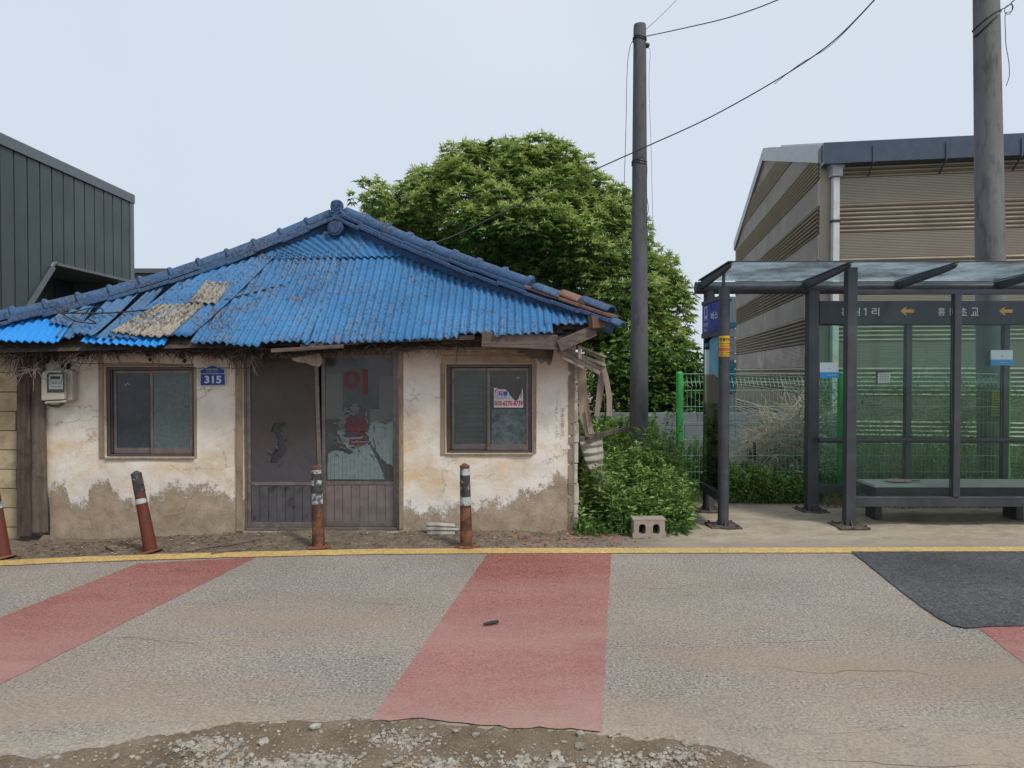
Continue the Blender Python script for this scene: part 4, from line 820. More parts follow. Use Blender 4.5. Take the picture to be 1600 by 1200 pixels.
# curled corrugated sheet hanging on the house end, bar, sheet scrap, cinder block
AS = simple('pale_asbestos', (.40, .375, .33), .9, var=.25, scale=5, bs=.6, bscale=50, dirt=(.22, .19, .15), dscale=6, dmax=.6)
mb = MB(); Yc = 7.62
def curlp(u, v):                    # v down the sheet, u across
    a = W(905 + 30 * v * v + 6 * v, 682 + 82 * v, Yc); b2 = W(941 + 14 * v * v, 682 + 70 * v, Yc + .25); p = a.lerp(b2, u); return p + Vector((0, -.018 * math.cos(v * 2 * math.pi * 6.5) - .09 * math.sin(u * 3.1) * (1 - .3 * v), 0))
mb.grid(curlp, np.linspace(0, 1, 14), np.linspace(0, 1, 90)); mb.build('corrugated_sheet', AS, label='curled pale corrugated sheet leaning at the right end of the house', cat='roof sheet', smooth=True, solid=.006, base=W(925, 760, Yc), fix=False)
mb = MB(); A, B = W(916, 684, 7.42), W(990, 668, 8.86); mb.bar(A, B, .04, .045); mb.build('wooden_bar', MT['wx'], label='grey wooden bar running from the house end to the power pole', cat='bar', base=A, bev=.003)
mb = MB(); Ys = 7.05
def scrap(u, v): p = W(668 + 45 * u, 835 - 19 * v, Ys + .06 * v); return Vector((p.x - (0.02 * v if u < .1 else 0), p.y - .012 * math.sin(v * 2 * math.pi * 2.7 + .5), p.z - .02 * u * v * v + .0)) + Vector((0, 0, -.012 * (abs(v - .4) if u > .9 else 0)))
mb.grid(scrap, list(np.linspace(0, .9, 8)) + [.95, 1.08], np.linspace(0, 1, 22), skip=lambda u, v: u > .93 and (v < .25 or v > .8)); mb.build('corrugated_scrap', AS, label='small piece of pale corrugated sheet propped against the wall foot', cat='roof sheet', smooth=True, solid=.008, base=W(690, 835, Ys), fix=False)
CB = simple('cinder_block', (.38, .33, .27), .95, var=.25, scale=10, bs=.8, bscale=90, bd=.008, dirt=(.22, .17, .12), dscale=10, dmax=.6)
A = W(1015, 842, 6.95); Yk = 6.95; xa, xb = XX(991, Yk), XX(1040, Yk); zb, zt = ZZ(841, Yk), ZZ(813, Yk); mb = MB(); dp = .17
def ring(cx, cz, rx, rz, n=16): return [(cx + rx * math.copysign(abs(math.cos(t)) ** .6, math.cos(t)), cz + rz * math.copysign(abs(math.sin(t)) ** .6, math.sin(t))) for t in [2 * math.pi * (i + .5) / n for i in range(n)]]
xm_ = (xa + xb) / 2; zc = (zb + zt) / 2
for c0, c1 in ((xa, xm_), (xm_, xb)):
    cxh = (c0 + c1) / 2 + (.008 if c0 == xa else -.008); inn = ring(cxh, zc, .034, .048); out = []
    for (a, b2) in inn:
        dx, dz_ = a - cxh, b2 - zc; k = min(((c1 - cxh) if dx > 0 else (cxh - c0)) / max(abs(dx), 1e-6), (zt - zc) / max(abs(dz_), 1e-6)); out.append((cxh + dx * k, zc + dz_ * k))
    n = 16; vs = [(a, Yk, b2) for a, b2 in inn] + [(a, Yk, b2) for a, b2 in out] + [(a, Yk + dp, b2) for a, b2 in inn] + [(a, Yk + dp, b2) for a, b2 in out]
    mb.add(vs, [(i, (i + 1) % n, n + (i + 1) % n, n + i) for i in range(n)] + [(2 * n + i, 3 * n + i, 3 * n + (i + 1) % n, 2 * n + (i + 1) % n) for i in range(n)] + [(i, 2 * n + i, 2 * n + (i + 1) % n, (i + 1) % n) for i in range(n)] + [(n + i, n + (i + 1) % n, 3 * n + (i + 1) % n, 3 * n + i) for i in range(n)])
mb.box(xa - .008, xb + .008, Yk - .003, Yk + dp, zt - .002, zt + .012); mb.box(xa - .010, xa + .002, Yk - .002, Yk + dp, zb, zb + .05); mb.box(xb - .002, xb + .010, Yk - .002, Yk + dp, zb, zb + .05)
mb.build('cinder_block', CB, label='grey cinder block with two holes standing before the weeds', cat='block', base=(xm_, Yk, zb), fix=False)
# ---------------------------------------------------------------- bollards
RO = simple('bollard_orange', (.16, .030, .015), .65, var=.35, scale=9, bs=.3, dirt=(.07, .035, .025), dscale=9, dlo=.42, dhi=.62); RB2 = simple('bollard_rust', (.088, .040, .027), .8, var=.3, scale=9, bs=.4, dirt=(.22, .09, .045), dscale=9)
RW = simple('reflective_band', (.42, .46, .46), .5, var=.2, scale=20, bs=.1, dirt=(.06, .06, .06), dscale=12, dlo=.5, dhi=.6); RK = simple('blackened_band', (.05, .045, .045), .8, var=.6, scale=18, bs=.3, dirt=(.32, .31, .3), dscale=22, dlo=.58, dhi=.66)
RC = simple('rust_cap', (.13, .06, .04), .85, var=.4, scale=20, bs=.4); RP = simple('base_rust', (.19, .078, .04), .85, var=.3, scale=14, bs=.4, dirt=(.34, .28, .22), dscale=14, dmax=.5)
def bollard(px, py, top, label, bands, body, capm):
    p = G(px, py - 2, 0); p.z = vz(p.x, p.y) if p.y > line_far(p.x) else .0; tpw = W(top[0], top[1], p.y + .03); H = (tpw - p).length; d = (tpw - p).normalized()
    t = thing('bollard', label, 'bollard', p, 'bollards along the yellow line'); rad = lambda s_: .058 - .016 * s_
    def seg_(name, s0, s1, mat, ex=0):
        mb = MB(); mb.tube([p + d * H * s0, p + d * H * s1], [rad(s0) + ex, rad(s1) + ex], 20); return mb.build(name, mat, t, smooth='auto')
    prev = 0.02
    for i, (a, b2, mt) in enumerate(bands):
        if a > prev: seg_('post', prev, a, body)
        seg_('band', a, b2, mt, .0015); prev = b2
    seg_('post', prev, .955, body)
    mb = MB(); q0 = p + d * H * .955; mb.tube([q0, q0 + d * H * .018, q0 + d * H * .03, q0 + d * H * .045], [rad(.95) + .003, rad(.95) + .002, .028, .012], 16); mb.build('cap', capm, t, smooth='auto')
    mb = MB(); tl = Vector((d.x, d.y, d.z)); mb.tube([p - tl * .004 + Vector((0, 0, .004)), p + tl * .010, p + tl * .018], [.108, .108, .07], 24)
    bs_ = mb.build('base_plate', RP, t, smooth='auto'); mb = MB()
    for k in range(4):
        a = k * math.pi / 2 + .6; c_ = p + Vector((math.cos(a) * .085, math.sin(a) * .085, .008)); mb.tube([c_, c_ + tl * .016], .011, 6)
    mb.build('bolts', RC, bs_)
bollard(6, 874, (-13, 748), 'orange bollard at the left edge, leaning left', [(.62, .70, RW)], RO, RC)
bollard(236, 864, (212, 736), 'bollard leaning left below the left window, red foot and blackened top', [(.60, .66, RW), (.74, .955, RK), (.70, .72, RW)][:2], RO, RK)
bollard(498, 858, (494, 727), 'rusty bollard standing in front of the sliding door, white upper half', [(.53, .66, RW), (.66, .76, RK), (.76, .82, RW), (.82, .90, RK), (.90, .945, RW)], RB2, RC)
bollard(729, 857, (726, 724), 'rusty upright bollard in front of the wall below the right window', [(.50, .60, RW), (.60, .86, RK), (.86, .94, RW)], RB2, RC)
# ================================================================ BUS SHELTER
SM = simple('shelter_paint', (.056, .059, .068), .42, .1, var=.2, scale=4, bs=.12, bscale=90, dirt=(.12, .12, .13), dscale=5, dlo=.55, dhi=.75, dmax=.5)
SH = simple('header_panel', (.030, .034, .046), .5, 0, var=.15, bs=.03)
GLS = glassmat('shelter_glass', (.68, .85, .77), 1.3, .03, (.22, .32, .29)); GLR = glassmat('roof_glass', (.90, .95, .965), 1.12, .32, (.66, .78, .84), 1.6, .08, True); GLF = glassmat('front_glass', (.94, .98, .965), 1.25, .015, (.35, .42, .42), 1.4)
RPL = simple('rusty_plate', (.085, .062, .052), .8, .1, var=.4, scale=18, bs=.5, dirt=(.20, .17, .14), dscale=9, dmax=.6)
YF, YB_, YR = 7.37, 8.18, 7.10
ZG = .05
sh = thing('bus_shelter', 'dark grey bus shelter with sloping glass roof and green tinted back', 'bus shelter', (4.2, 7.8, ZG))
XE = 6.5
def post(x, y, wd, zt, zb=ZG - .0, nm='post', plate=True, rnd=False, dy=None):
    mb = MB()
    if rnd: mb.tube([(x, y, zb), (x, y, zt)], wd / 2, 20)
    else: mb.box(x - wd / 2, x + wd / 2, y - (dy or wd) / 2, y + (dy or wd) / 2, zb, zt)
    o = mb.build(nm, SM, sh, bev=0 if rnd else .008, smooth='auto' if rnd else False)
    if plate:
        mb = MB(); mb.box(x - .15, x + .15, y - .15, y + .15, zb - .01, zb + .008); p = mb.build('base_plate', RPL, o, bev=.002)
        mb = MB()
        for sx in (-1, 1):
            for sy in (-1, 1): mb.tube([(x + sx * .115, y + sy * .115, zb + .008), (x + sx * .115, y + sy * .115, zb + .03)], .013, 6)
        mb.build('bolts', RPL, o)
        mb = MB()
        for sx in (-1, 1): mb.prism([(x + sx * wd / 2, zb + .008), (x + sx * (wd / 2 + .045), zb + .008), (x + sx * wd / 2, zb + .06)], y - .006, y + .006)
        for sy in (-1, 1): mb.prism([(y + sy * (dy or wd) / 2, zb + .008), (y + sy * ((dy or wd) / 2 + .045), zb + .008), (y + sy * (dy or wd) / 2, zb + .06)], x - .006, x + .006, plane='yz')
        mb.build('gusset', RPL, o)
    return o
xfl, xbl, xfr, xbr = XX(1131, YF), XX(1107.5, YB_), XX(1328, YF), XX(1268.5, YB_)
ztube = ZZ(450, YB_)
post(xfl, YF, .108, ZZ(449, YF), rnd=True); post(xbl, YB_, .12, ztube - .02, rnd=True); post(xfr, YF, .10, ZZ(414, YF)); post(xbr, YB_, .12, ztube - .02)
post(XE, YF, .10, ZZ(414, YF)); post(XE, YB_, .12, ztube - .02)
mb = MB(); mb.tube([(xfl - .01, YF, ZZ(449, YF)), (xfl - .01, YF - .02, ZZ(424, YF) + .01)], .016, 10); mb.build('stay_rod', SM, sh, smooth='auto')
mb = MB(); mb.tube([(XX(1086, YB_), YB_, ztube), (XE + .3, YB_, ztube)], .068, 24); mb.build('roof_beam', SM, sh, smooth='auto')
# rafters and roof glass
zf, zbk = ZZ(410, YR), ztube + .075
XRF = [XX(1097, 8.1) , XX(1260, 8.1), XX(1405, 8.1), XX(1561, 8.1), 6.45]
for x in XRF:
    a, b2 = (YR - .02, zf - .02), (YB_ - .02, zbk - .012)
    mb = MB(); mb.prism([(a[0], a[1]), (b2[0], b2[1]), (b2[0] - .02, b2[1] - .085), (a[0] + .22, a[1] - .055), (a[0] + .03, a[1] - .03)], x - .02, x + .02, plane='yz'); r = mb.build('rafter', SM, sh, bev=.003)
    mb = MB(); mb.bar((x, a[0] - .03, a[1] + .022), (x, b2[0] + .03, b2[1] + .022), .05, .012); mb.build('glazing_bar', SM, r)
mb = MB()
for x0, x1 in zip(XRF, XRF[1:]):
    mb.add([(x0 + .008, YR - .05, zf - .006), (x1 - .008, YR - .05, zf - .006), (x1 - .008, YB_ + .0, zbk + .002), (x0 + .008, YB_ + .0, zbk + .002), (x0 + .008, YR - .05, zf + .004), (x1 - .008, YR - .05, zf + .004), (x1 - .008, YB_ + .0, zbk + .012), (x0 + .008, YB_, zbk + .012)], [(0, 1, 2, 3), (7, 6, 5, 4), (0, 4, 5, 1), (1, 5, 6, 2), (2, 6, 7, 3), (3, 7, 4, 0)])
mb.build('roof_glass', GLR, sh); mb = MB(); mb.bar((XRF[0], YR - .055, zf), (XRF[-1], YR - .055, zf), .008, .014); mb.build('glass_edge', SM, sh)
# header with the stop names (back plane)
yh = YB_ - .07; zh1, zh0 = ZZ(470, yh), ZZ(506.5, yh); xh0 = xbr + .055
mb = MB(); mb.box(xh0, XE - .06, yh, YB_ + .03, zh0, zh1); hd = mb.build('header_sign', SH, sh, bev=.004)
HW = simple('header_white', (.50, .51, .52), .5, var=.06, bs=0); HO = simple('header_orange', (.58, .30, .06), .5, var=.08, bs=0)
mb = MB(); hy = yh - .002
for ch, px, wd in (('홍', 1320, 12), ('원', 1337, 12), ('1', 1351.5, 2.6), ('리', 1367, 12), ('홍', 1470, 12), ('원', 1487.5, 12), ('초', 1504, 12), ('교', 1522, 12)):
    if ch == '1': mb.prism([(XX(px + a, hy), ZZ(487 + b2, hy)) for a, b2 in ((-.2, 6.2), (-.2, -3.6), (-2.4, -2.2), (-2.4, -3.7), (.2, -6.2), (1.3, -6.2), (1.3, 6.2))], hy - .001, hy); continue
    text_into(mb, ch, (XX(px, hy), hy, ZZ(487, hy)), (1, 0, 0), (0, 0, 1), wd / F * hy, 12.5 / F * hy, bold=.012 if ch != '1' else -.005)
mb.build('lettering', HW, hd); mb = MB()
for px in (1417, 1571): 
    k = lambda a, b2: (XX(px + a, hy), ZZ(486 + b2, hy)); mb.prism([k(-11, 0), k(-3, -6.5), k(-1, -6.5), k(-4, -2.6), k(10, -2.6), k(10, 2.6), k(-4, 2.6), k(-1, 6.5), k(-3, 6.5)], hy - .001, hy)
mb.build('arrow', HO, hd)
# back frame: mullions, rails, panes
yb = YB_; xm1_, xm2_ = XX(1418, yb), XX(1570, yb); zr0, zr1 = ZZ(770, yb), ZZ(757, yb)
for x in (xm1_, xm2_, xm2_ + 1.08):
    mb = MB(); mb.box(x - .032, x + .032, yb - .035, yb + .035, zr1, zh0); mb.build('mullion', SM, sh, bev=.004)
mb = MB(); mb.box(xbr + .06, XE - .06, yb - .04, yb + .04, zr0 - .0, zr1); mb.build('bottom_rail', SM, sh, bev=.005)
mb = MB(); mb.box(xbr + .06, XE - .06, yb - .03, yb - .008, zh0 - .012, zh0); mb.build('top_rail', SM, sh)
mb = MB(); mb.tube([(xbr + .03, yb - .12, ZZ(688, yb - .12)), (XE, yb - .12, ZZ(688, yb - .12))], .027, 16); mb.build('handrail', SM, sh, smooth='auto')
edges = [xbr + .06, xm1_, xm2_, xm2_ + 1.08, XE - .06]
for a, b2 in zip(edges, edges[1:]):
    mb = MB(); mb.box(a + .033 * (a != edges[0]) + .001, b2 - .033 * (b2 != edges[-1]) - .001, yb - .004, yb + .004, zr1 + .001, zh0 - .001); mb.build('pane', GLS, sh)
# front frame
zt0 = ZZ(457, YF); mb = MB(); mb.box(xfr + .05, XE - .05, YF - .03, YF + .03, ZZ(460, YF), ZZ(453, YF)); mb.build('top_rail', SM, sh, bev=.004)
mb = MB(); mb.box(xfr + .05, XE - .05, YF - .035, YF + .035, ZZ(791, YF), ZZ(775.5, YF)); mb.build('bottom_rail', SM, sh, bev=.005)
xmf = XX(1492.5, YF); mb = MB(); mb.box(xmf - .034, xmf + .034, YF - .045, YF + .03, ZZ(775.5, YF) , ZZ(460, YF)); mb.build('mullion', SM, sh, bev=.005)
for a, b2 in ((xfr + .05, xmf - .034), (xmf + .034, XE - .05)):
    mb = MB(); mb.box(a + .001, b2 - .001, YF - .004, YF + .004, ZZ(775.5, YF) + .001, ZZ(460, YF) - .001); mb.build('pane', GLF, sh)
# left end: light box sign, glass and sloping-in-view beam
xs_ = 2.125; z = lambda py: ZZ(py, YB_ - .06); y0, y1 = YF + .055, YB_ - .06
def side(nm, za, zb, mat, th=.05, par=sh, x=xs_, bev=.004): mb = MB(); mb.box(x - th / 2, x + th / 2, y0, y1, za, zb); return mb.build(nm, mat, par, bev=bev)
side('rail', z(529), z(521.5), SM, .08); side('rail', z(478), z(472), SM, .08); side('beam', z(765), z(753), SM, .10); side('pane', z(753) + .001, z(529) - .001, GLS, .008, bev=0)
side('sign_box', z(521.5) + .001, z(478) - .001, simple('bus_blue', (.012, .035, .24), .35, var=.12, bs=.03), .06)
sx = xs_ - .0315; mb = MB(); zz_ = lambda py: ZZ(py, 8.0)
yb0, yb1 = 7.86, 8.02; A_ = lambda y, zq: (y, zq)
def sq(y0_, y1_, za, zb): mb.box(sx - .001, sx, y0_, y1_, za, zb)
sq(7.90, 8.02, zz_(482), zz_(480)); sq(7.90, 7.925, zz_(494), zz_(482)); sq(7.995, 8.02, zz_(494), zz_(482)); sq(7.90, 8.02, zz_(496), zz_(494)); sq(7.90, 7.93, zz_(501), zz_(496)); sq(7.99, 8.02, zz_(501), zz_(496)); sq(7.925, 7.995, zz_(498.5), zz_(496))
text_into(mb, '정류장', (sx - .001, 7.95, zz_(508)), (0, -1, 0), (0, 0, 1), .19, .042, bold=.03); text_into(mb, 'Bus', (sx - .001, 7.95, zz_(516)), (0, -1, 0), (0, 0, 1), .14, .03, bold=.02)
text_into(mb, '버스', (sx - .001, 7.62, zz_(497)), (0, -1, 0), (0, 0, 1), .26, .085, bold=.03); mb.build('lettering', simple('sign_lavender', (.50, .54, .74), .5, var=.06, bs=0), sh)
mb = MB(); mb.add([(xs_ - .006, 7.5, 1.52), (xs_ - .006, 7.9, 1.60), (xs_ - .006, 7.9, 1.93), (xs_ - .006, 7.5, 2.02)], [(0, 1, 2, 3)]); mb.build('notice', simple('blue_notice', (.12, .36, .50), .5, var=.2, bs=0), sh)
# bench
BS = simple('bench_top', (.50, .52, .46), .55, .2, var=.15, scale=3, bs=.1, stretch=(.3, 1, 1)); bn = thing('bench', 'long grey bench inside the bus shelter', 'bench', (4.6, 7.8, ZG))
xb0, xb1 = XX(1354, 7.75), 6.2; zt = ZZ(753.5, 7.72)
mb = MB(); mb.box(xb0, xb1, 7.56, 7.96, zt - .03, zt); mb.build('seat', BS, bn, bev=.004)
mb = MB(); mb.box(xb0 + .03, xb1 - .03, 7.60, 7.93, zt - .13, zt - .031); mb.build('apron', SM, bn, bev=.004)
for x in (xb0 + .06, (xb0 + xb1) / 2 + .3, xb1 - .16): mb = MB(); mb.box(x, x + .07, 7.66, 7.88, ZG, zt - .131); mb.build('leg', SM, bn, bev=.004)
FP = simple('pink_fan', (.52, .33, .28), .8, var=.3, scale=30, bs=.5); mb = MB(); cx, cy, cz = XX(1405, 7.72), 7.74, zt + .012
pts = [(math.cos(t) * .125 * (1 + .35 * max(0, math.cos(t)) ** 3), math.sin(t) * .10 * (1 - .4 * max(0, math.cos(t)))) for t in np.linspace(0, 2 * math.pi, 25)[:-1]]
mb.add([(cx - .02, cy, cz + .028)] + [(cx + a, cy + b2, cz + .006 + .004 * math.sin(i * .9)) for i, (a, b2) in enumerate(pts)] + [(cx + a, cy + b2, cz + .002) for a, b2 in pts], [(0, 1 + i, 1 + (i + 1) % 24) for i in range(24)] + [(1 + i, 25 + i, 25 + (i + 1) % 24, 1 + (i + 1) % 24) for i in range(24)] + [tuple(range(25, 49))])
fan = thing('hand_fan', 'pale pink hand fan lying flat on the shelter bench', 'hand fan', (cx, cy, zt)); mb.build('fan_leaf', FP, fan, smooth='auto'); mb = MB(); mb.bar((cx + .10, cy - .01, cz + .008), (cx + .22, cy - .03, cz + .002), .018, .01); mb.build('handle', MT['wx'], fan)
# things stuck to the shelter
YM = simple('flyer_yellow', (.62, .38, .03), .6, var=.06, bs=.05); BK = simple('print_black', (.03, .025, .02), .6, bs=0); PR_ = simple('print_orange', (.50, .10, .03), .6, bs=0)
fy = thing('flyer', 'yellow flyer with black print wrapped on the left front shelter post', 'flyer', (xfl, YF - .06, ZZ(557, YF)))
rr_ = .0555; za, zb = ZZ(557, YF), ZZ(525, YF)
def arc(u, zq, r=rr_): t = -math.pi / 2 + u; return (xfl + math.cos(t) * r, YF + math.sin(t) * r, zq)
mb = MB(); mb.grid(lambda u, v: arc(u, v), np.linspace(-1.35, 1.35, 17), [za, zb]); mb.build('sheet', YM, fy, smooth=True)
def arctext(body, px_c, py, wpx, hpx, mat, nm, bold=.02):
    vs, fs = textmesh(body, bold); x0, x1 = min(v.x for v in vs), max(v.x for v in vs); y0_, y1_ = min(v.y for v in vs), max(v.y for v in vs); mb = MB()
    for v in [0]: mb.add([arc(((v.x - (x0 + x1) / 2) / (x1 - x0) * wpx + px_c) / F * YF / rr_, ZZ(py, YF) + (v.y - (y0_ + y1_) / 2) / (y1_ - y0_) * hpx / F * YF, rr_ + .0012) for v in vs], fs)
    mb.build(nm, mat, fy)
arctext('관광안내', 0, 531, 20, 6, BK, 'headline', .03)
for py, mt in ((537, BK), (541, BK), (551, BK), (554.5, BK)): arctext('가격안내 문의환영', 0, py, 20, 2.2, mt, 'print')
mb = MB(); mb.grid(lambda u, v: arc(u, v, rr_ + .0012), np.linspace(-1.25, 1.25, 14), [ZZ(548.5, YF), ZZ(543.5, YF)]); mb.build('printed_band', PR_, fy)
W1 = simple('notice_white', (.58, .62, .66), .5, var=.06, bs=0); B1 = simple('notice_blue', (.03, .27, .60), .5, var=.15, bs=0)
def notice(px, lab):
    yy = YB_ - .05; c_ = W(px, 559, yy); t = thing('notice', lab, 'notice', c_, 'blue and white notices in the shelter'); wd = 34 / F * yy / 2
    mb = MB(); mb.box(c_.x - wd / 2 * 1, c_.x + wd / 2, yy, yy + .006, ZZ(562, yy), ZZ(547, yy)); return t, c_, yy
for px, y0p, lab in ((1565, 547, 'white and blue notice on the right mullion of the shelter back'), (1295.5, 566.5, 'white and blue notice on the first back pane beside the front post')):
    yy = YB_ - .05; k = lambda q_: ZZ(y0p + q_, yy); wd = 34 / F * yy if px > 1500 else 29 / F * yy; xc = XX(px, yy)
    t = thing('notice', lab, 'notice', (xc, yy, k(23)), 'blue and white notices in the shelter')
    mb = MB(); mb.box(xc - wd / 2, xc + wd / 2, yy, yy + .012, k(15), k(0)); mb.build('upper_half', W1, t); mb = MB(); mb.box(xc - wd / 2, xc + wd / 2 + .004, yy - .003, yy + .012, k(24), k(15) - .0005); mb.build('lower_half', B1, t)
    mb = MB(); mb.bar((xc - .03, yy - .0045, k(20)), (xc + .08, yy - .0045, k(19)), .001, .008); mb.tube([(xc, yy - .002, k(9)), (xc, yy, k(9))], .01, 8); mb.build('print', simple('print_grey', (.35, .42, .48), .6, bs=0), t)
nt_ = thing('paper_note', 'small white printed note hanging from a dark clip on the back pane', 'note', (XX(1380, yb - .03), yb - .03, ZZ(599, yb)))
mb = MB(); k = lambda a, b2: (XX(a, yb - .03), ZZ(b2, yb - .03)); mb.prism([k(1371, 582), k(1391, 581), k(1390.5, 598), k(1371.5, 598.5)], yb - .032, yb - .03); mb.build('paper', simple('note_paper', (.52, .58, .52), .6, var=.05, bs=0), nt_)
mb = MB(); mb.prism([k(1368, 579), k(1393, 579), k(1393, 581), k(1371, 582), k(1370.5, 602), k(1369, 600)], yb - .038, yb - .033)
mb.build('clip', MT['rub'], nt_); mb = MB()
for a in (1375, 1379, 1383, 1387): mb.prism([k(a, 584), k(a + .6, 584), k(a + .6, 596), k(a, 596)], yb - .0335, yb - .0325)
for b2 in (584.5, 588, 592): mb.prism([k(1373, b2), k(1389, b2), k(1389, b2 + .6), k(1373, b2 + .6)], yb - .0335, yb - .0325)
mb.build('print', simple('note_print', (.2, .24, .2), .6, bs=0), nt_)

# ================================================================ POWER POLES AND CABLES
CP = simple('pole_concrete', (.105, .105, .115), .85, var=.25, scale=2.5, bs=.5, bscale=110, bd=.006, stretch=(1, 1, .35), dirt=(.05, .05, .056), dscale=14, dlo=.52, dhi=.66, dmax=.7)
CP2 = simple('pole_concrete_grey', (.17, .17, .17), .85, var=.28, scale=2.2, bs=.5, bscale=110, bd=.006, stretch=(1, 1, .3), dirt=(.06, .062, .066), dscale=10, dlo=.5, dhi=.66, dmax=.7)
BW = simple('black_wire', (.02, .02, .022), .5, bs=0); GW = simple('thin_wire', (.10, .10, .11), .5, .5, bs=0)
YP = 9.0
pl = thing('power_pole', 'old dark concrete power pole between the house and the shelter', 'power pole', (XX(998, YP), YP, .05))
mb = MB(); zt_ = ZZ(40, YP); xt, xb_ = XX(998, YP), XX(998.5, YP)
mb.tube([(xb_, YP, .0), (xt + .004, YP, 2.6), (xt, YP, zt_ - .03), (xt, YP, zt_ + .01), (xt, YP, zt_ + .025)], [.122, .100, .076, .072, .04], 28); mb.build('shaft', CP, pl, smooth='auto')
mb = MB()
for zz in (ZZ(60, YP), ZZ(63, YP), ZZ(253, YP), ZZ(257, YP)): mb.tube([(xt + (.082 + (.01 if zz < 4.5 else 0)) * math.cos(t), YP + (.082 + (.01 if zz < 4.5 else 0)) * math.sin(t), zz + .012 * math.sin(t * 2)) for t in np.linspace(0, 2 * math.pi, 20)], .006, 5, cap=False)
mb.build('band', BW, pl)
mb = MB(); zi = ZZ(72, YP); mb.tube([(xt + .07, YP - .02, zi), (xt + .115, YP - .03, zi + .01)], .012, 8); mb.tube([(xt + .085, YP - .03, zi - .03), (xt + .085, YP - .03, zi - .012), (xt + .085, YP - .03, zi + .02)], [.02, .03, .018], 12); mb.build('insulator', BW, pl, smooth='auto')
YQ = 9.35
pr = thing('power_pole', 'tall grey concrete power pole rising behind the bus shelter', 'power pole', (XX(1552, YQ), YQ, .05))
mb = MB(); c0, c1 = W(1552, 700, YQ), W(1541, 0, YQ); dd = (c1 - c0) / (c1.z - c0.z); P = lambda z_: c0 + dd * (z_ - c0.z); mb.tube([P(0), P(2.6), P(6.4), P(9.5)], [.185, .170, .146, .125], 30); mb.build('shaft', CP2, pr, smooth='auto')
mb = MB(); zz = ZZ(18, YQ); q = P(zz); mb.tube([(q.x + .15 * math.cos(t), YQ + .15 * math.sin(t), zz - .10 * math.cos(t + 3.4) - .12) for t in np.linspace(0, 2 * math.pi, 26)], .008, 6, cap=False); mb.tube([(q.x + .156 * math.cos(t), YQ + .156 * math.sin(t), zz - .16 + .16 * math.cos(t) ) for t in np.linspace(-math.pi, 0, 18)], .010, 6, cap=False); mb.build('band', BW, pr)
fl = thing('flyer', 'yellow flyer on the tall pole, seen through the shelter glass', 'flyer', (P(1.1).x, YQ - .17, ZZ(650, YQ)))
xq = XX(1550, YQ - .18); mb = MB(); mb.grid(lambda u, v: (P(1.15).x + .19 * math.sin(u), YQ - .19 * math.cos(u), v), np.linspace(-.62, .52, 9), [ZZ(650, YQ - .18), ZZ(610, YQ - .18)]); mb.build('sheet', YM, fl, smooth=True)
mb = MB()
for i, py in enumerate(range(613, 649, 4)): mb.grid(lambda u, v: (P(1.15).x + .1915 * math.sin(u), YQ - .1915 * math.cos(u), v), np.linspace(-.52, .42 - .1 * (i % 3), 7), [ZZ(py + 1.8, YQ - .18), ZZ(py, YQ - .18)])
mb.build('print', simple('flyer_print', (.14, .10, .02), .6, var=.6, scale=120, bs=0), fl)
def cable(pts, r, label, mat=BW, group='overhead cables', sag=None, name='cable', n=5):
    P = [W(*p) for p in pts]
    # smooth through the points
    out = []
    for i in range(len(P) - 1):
        p0, p1, p2, p3 = P[max(i - 1, 0)], P[i], P[i + 1], P[min(i + 2, len(P) - 1)]
        for k in range(8): t = k / 8; out.append(.5 * ((2 * p1) + (p2 - p0) * t + (2 * p0 - 5 * p1 + 4 * p2 - p3) * t * t + (3 * p1 - p0 - 3 * p2 + p3) * t ** 3))
    out.append(P[-1]); mb = MB(); mb.tube(out, r, n); return mb.build(name, mat, label=label, cat='cable', group=group, base=out[0], smooth=True)
cable([(1008, 57, 8.95), (1060, 46, 8.4), (1140, 27, 7.8), (1215, 0, 7.2), (1300, -40, 6.6)], .006, 'thin cable rising right from the top of the old pole')
cable([(1008, 47, 8.95), (1030, 27, 9.4), (1057, 0, 10.2), (1090, -35, 11)], .0035, 'fine wire rising steeply from the top of the old pole', GW)
cable([(1400, -40, 8.0), (1366, 0, 8.2), (1300, 66, 8.4), (1220, 121, 8.55), (1110, 183, 8.7), (1010, 229, 8.85), (930, 265, 8.9), (880, 288, 8.85), (800, 325, 8.7), (700, 372, 8.4), (600, 402, 7.95), (540, 418, 7.75), (470, 436, 7.55), (400, 456, 7.35), (330, 472, 7.2), (240, 483, 7.1), (170, 489, 7.02), (95, 489, 6.95)], .0075, 'long black service cable crossing the old pole and drooping over the blue roof')
cable([(95, 489, 6.9), (120, 502, 6.85), (150, 505, 6.83), (135, 495, 6.85), (160, 488, 6.9), (150, 480, 6.95), (100, 490, 6.9), (86, 482, 6.95)], .006, 'tangled loop of black cable lying on the left end of the blue roof')
cable([(1367, 0, 8.2), (1300, 69, 8.38), (1250, 100, 8.45), (1210, 131, 8.5)], .004, 'second strand twisted along the long service cable', GW)
cable([(990, 62, 8.9), (984, 75, 8.88), (980, 110, 8.88), (978, 200, 8.88), (974, 330, 8.88), (970, 450, 8.88), (966, 500, 8.88)], .0035, 'thin wire hanging down left of the old pole')
cable([(1013, 75, 8.9), (1016, 82, 8.9), (1014, 130, 8.9), (1017, 220, 8.9), (1019, 300, 8.9), (1021, 376, 8.9)], .003, 'pale thin wire hanging down right of the old pole', simple('pale_wire', (.3, .3, .33), .5, bs=0))
cable([(1008, 256, 8.9), (1011, 262, 8.88), (1010, 300, 8.88), (1013, 326, 8.88), (1010, 345, 8.88), (1013, 374, 8.88)], .004, 'short frayed wire hanging from the middle band of the old pole')
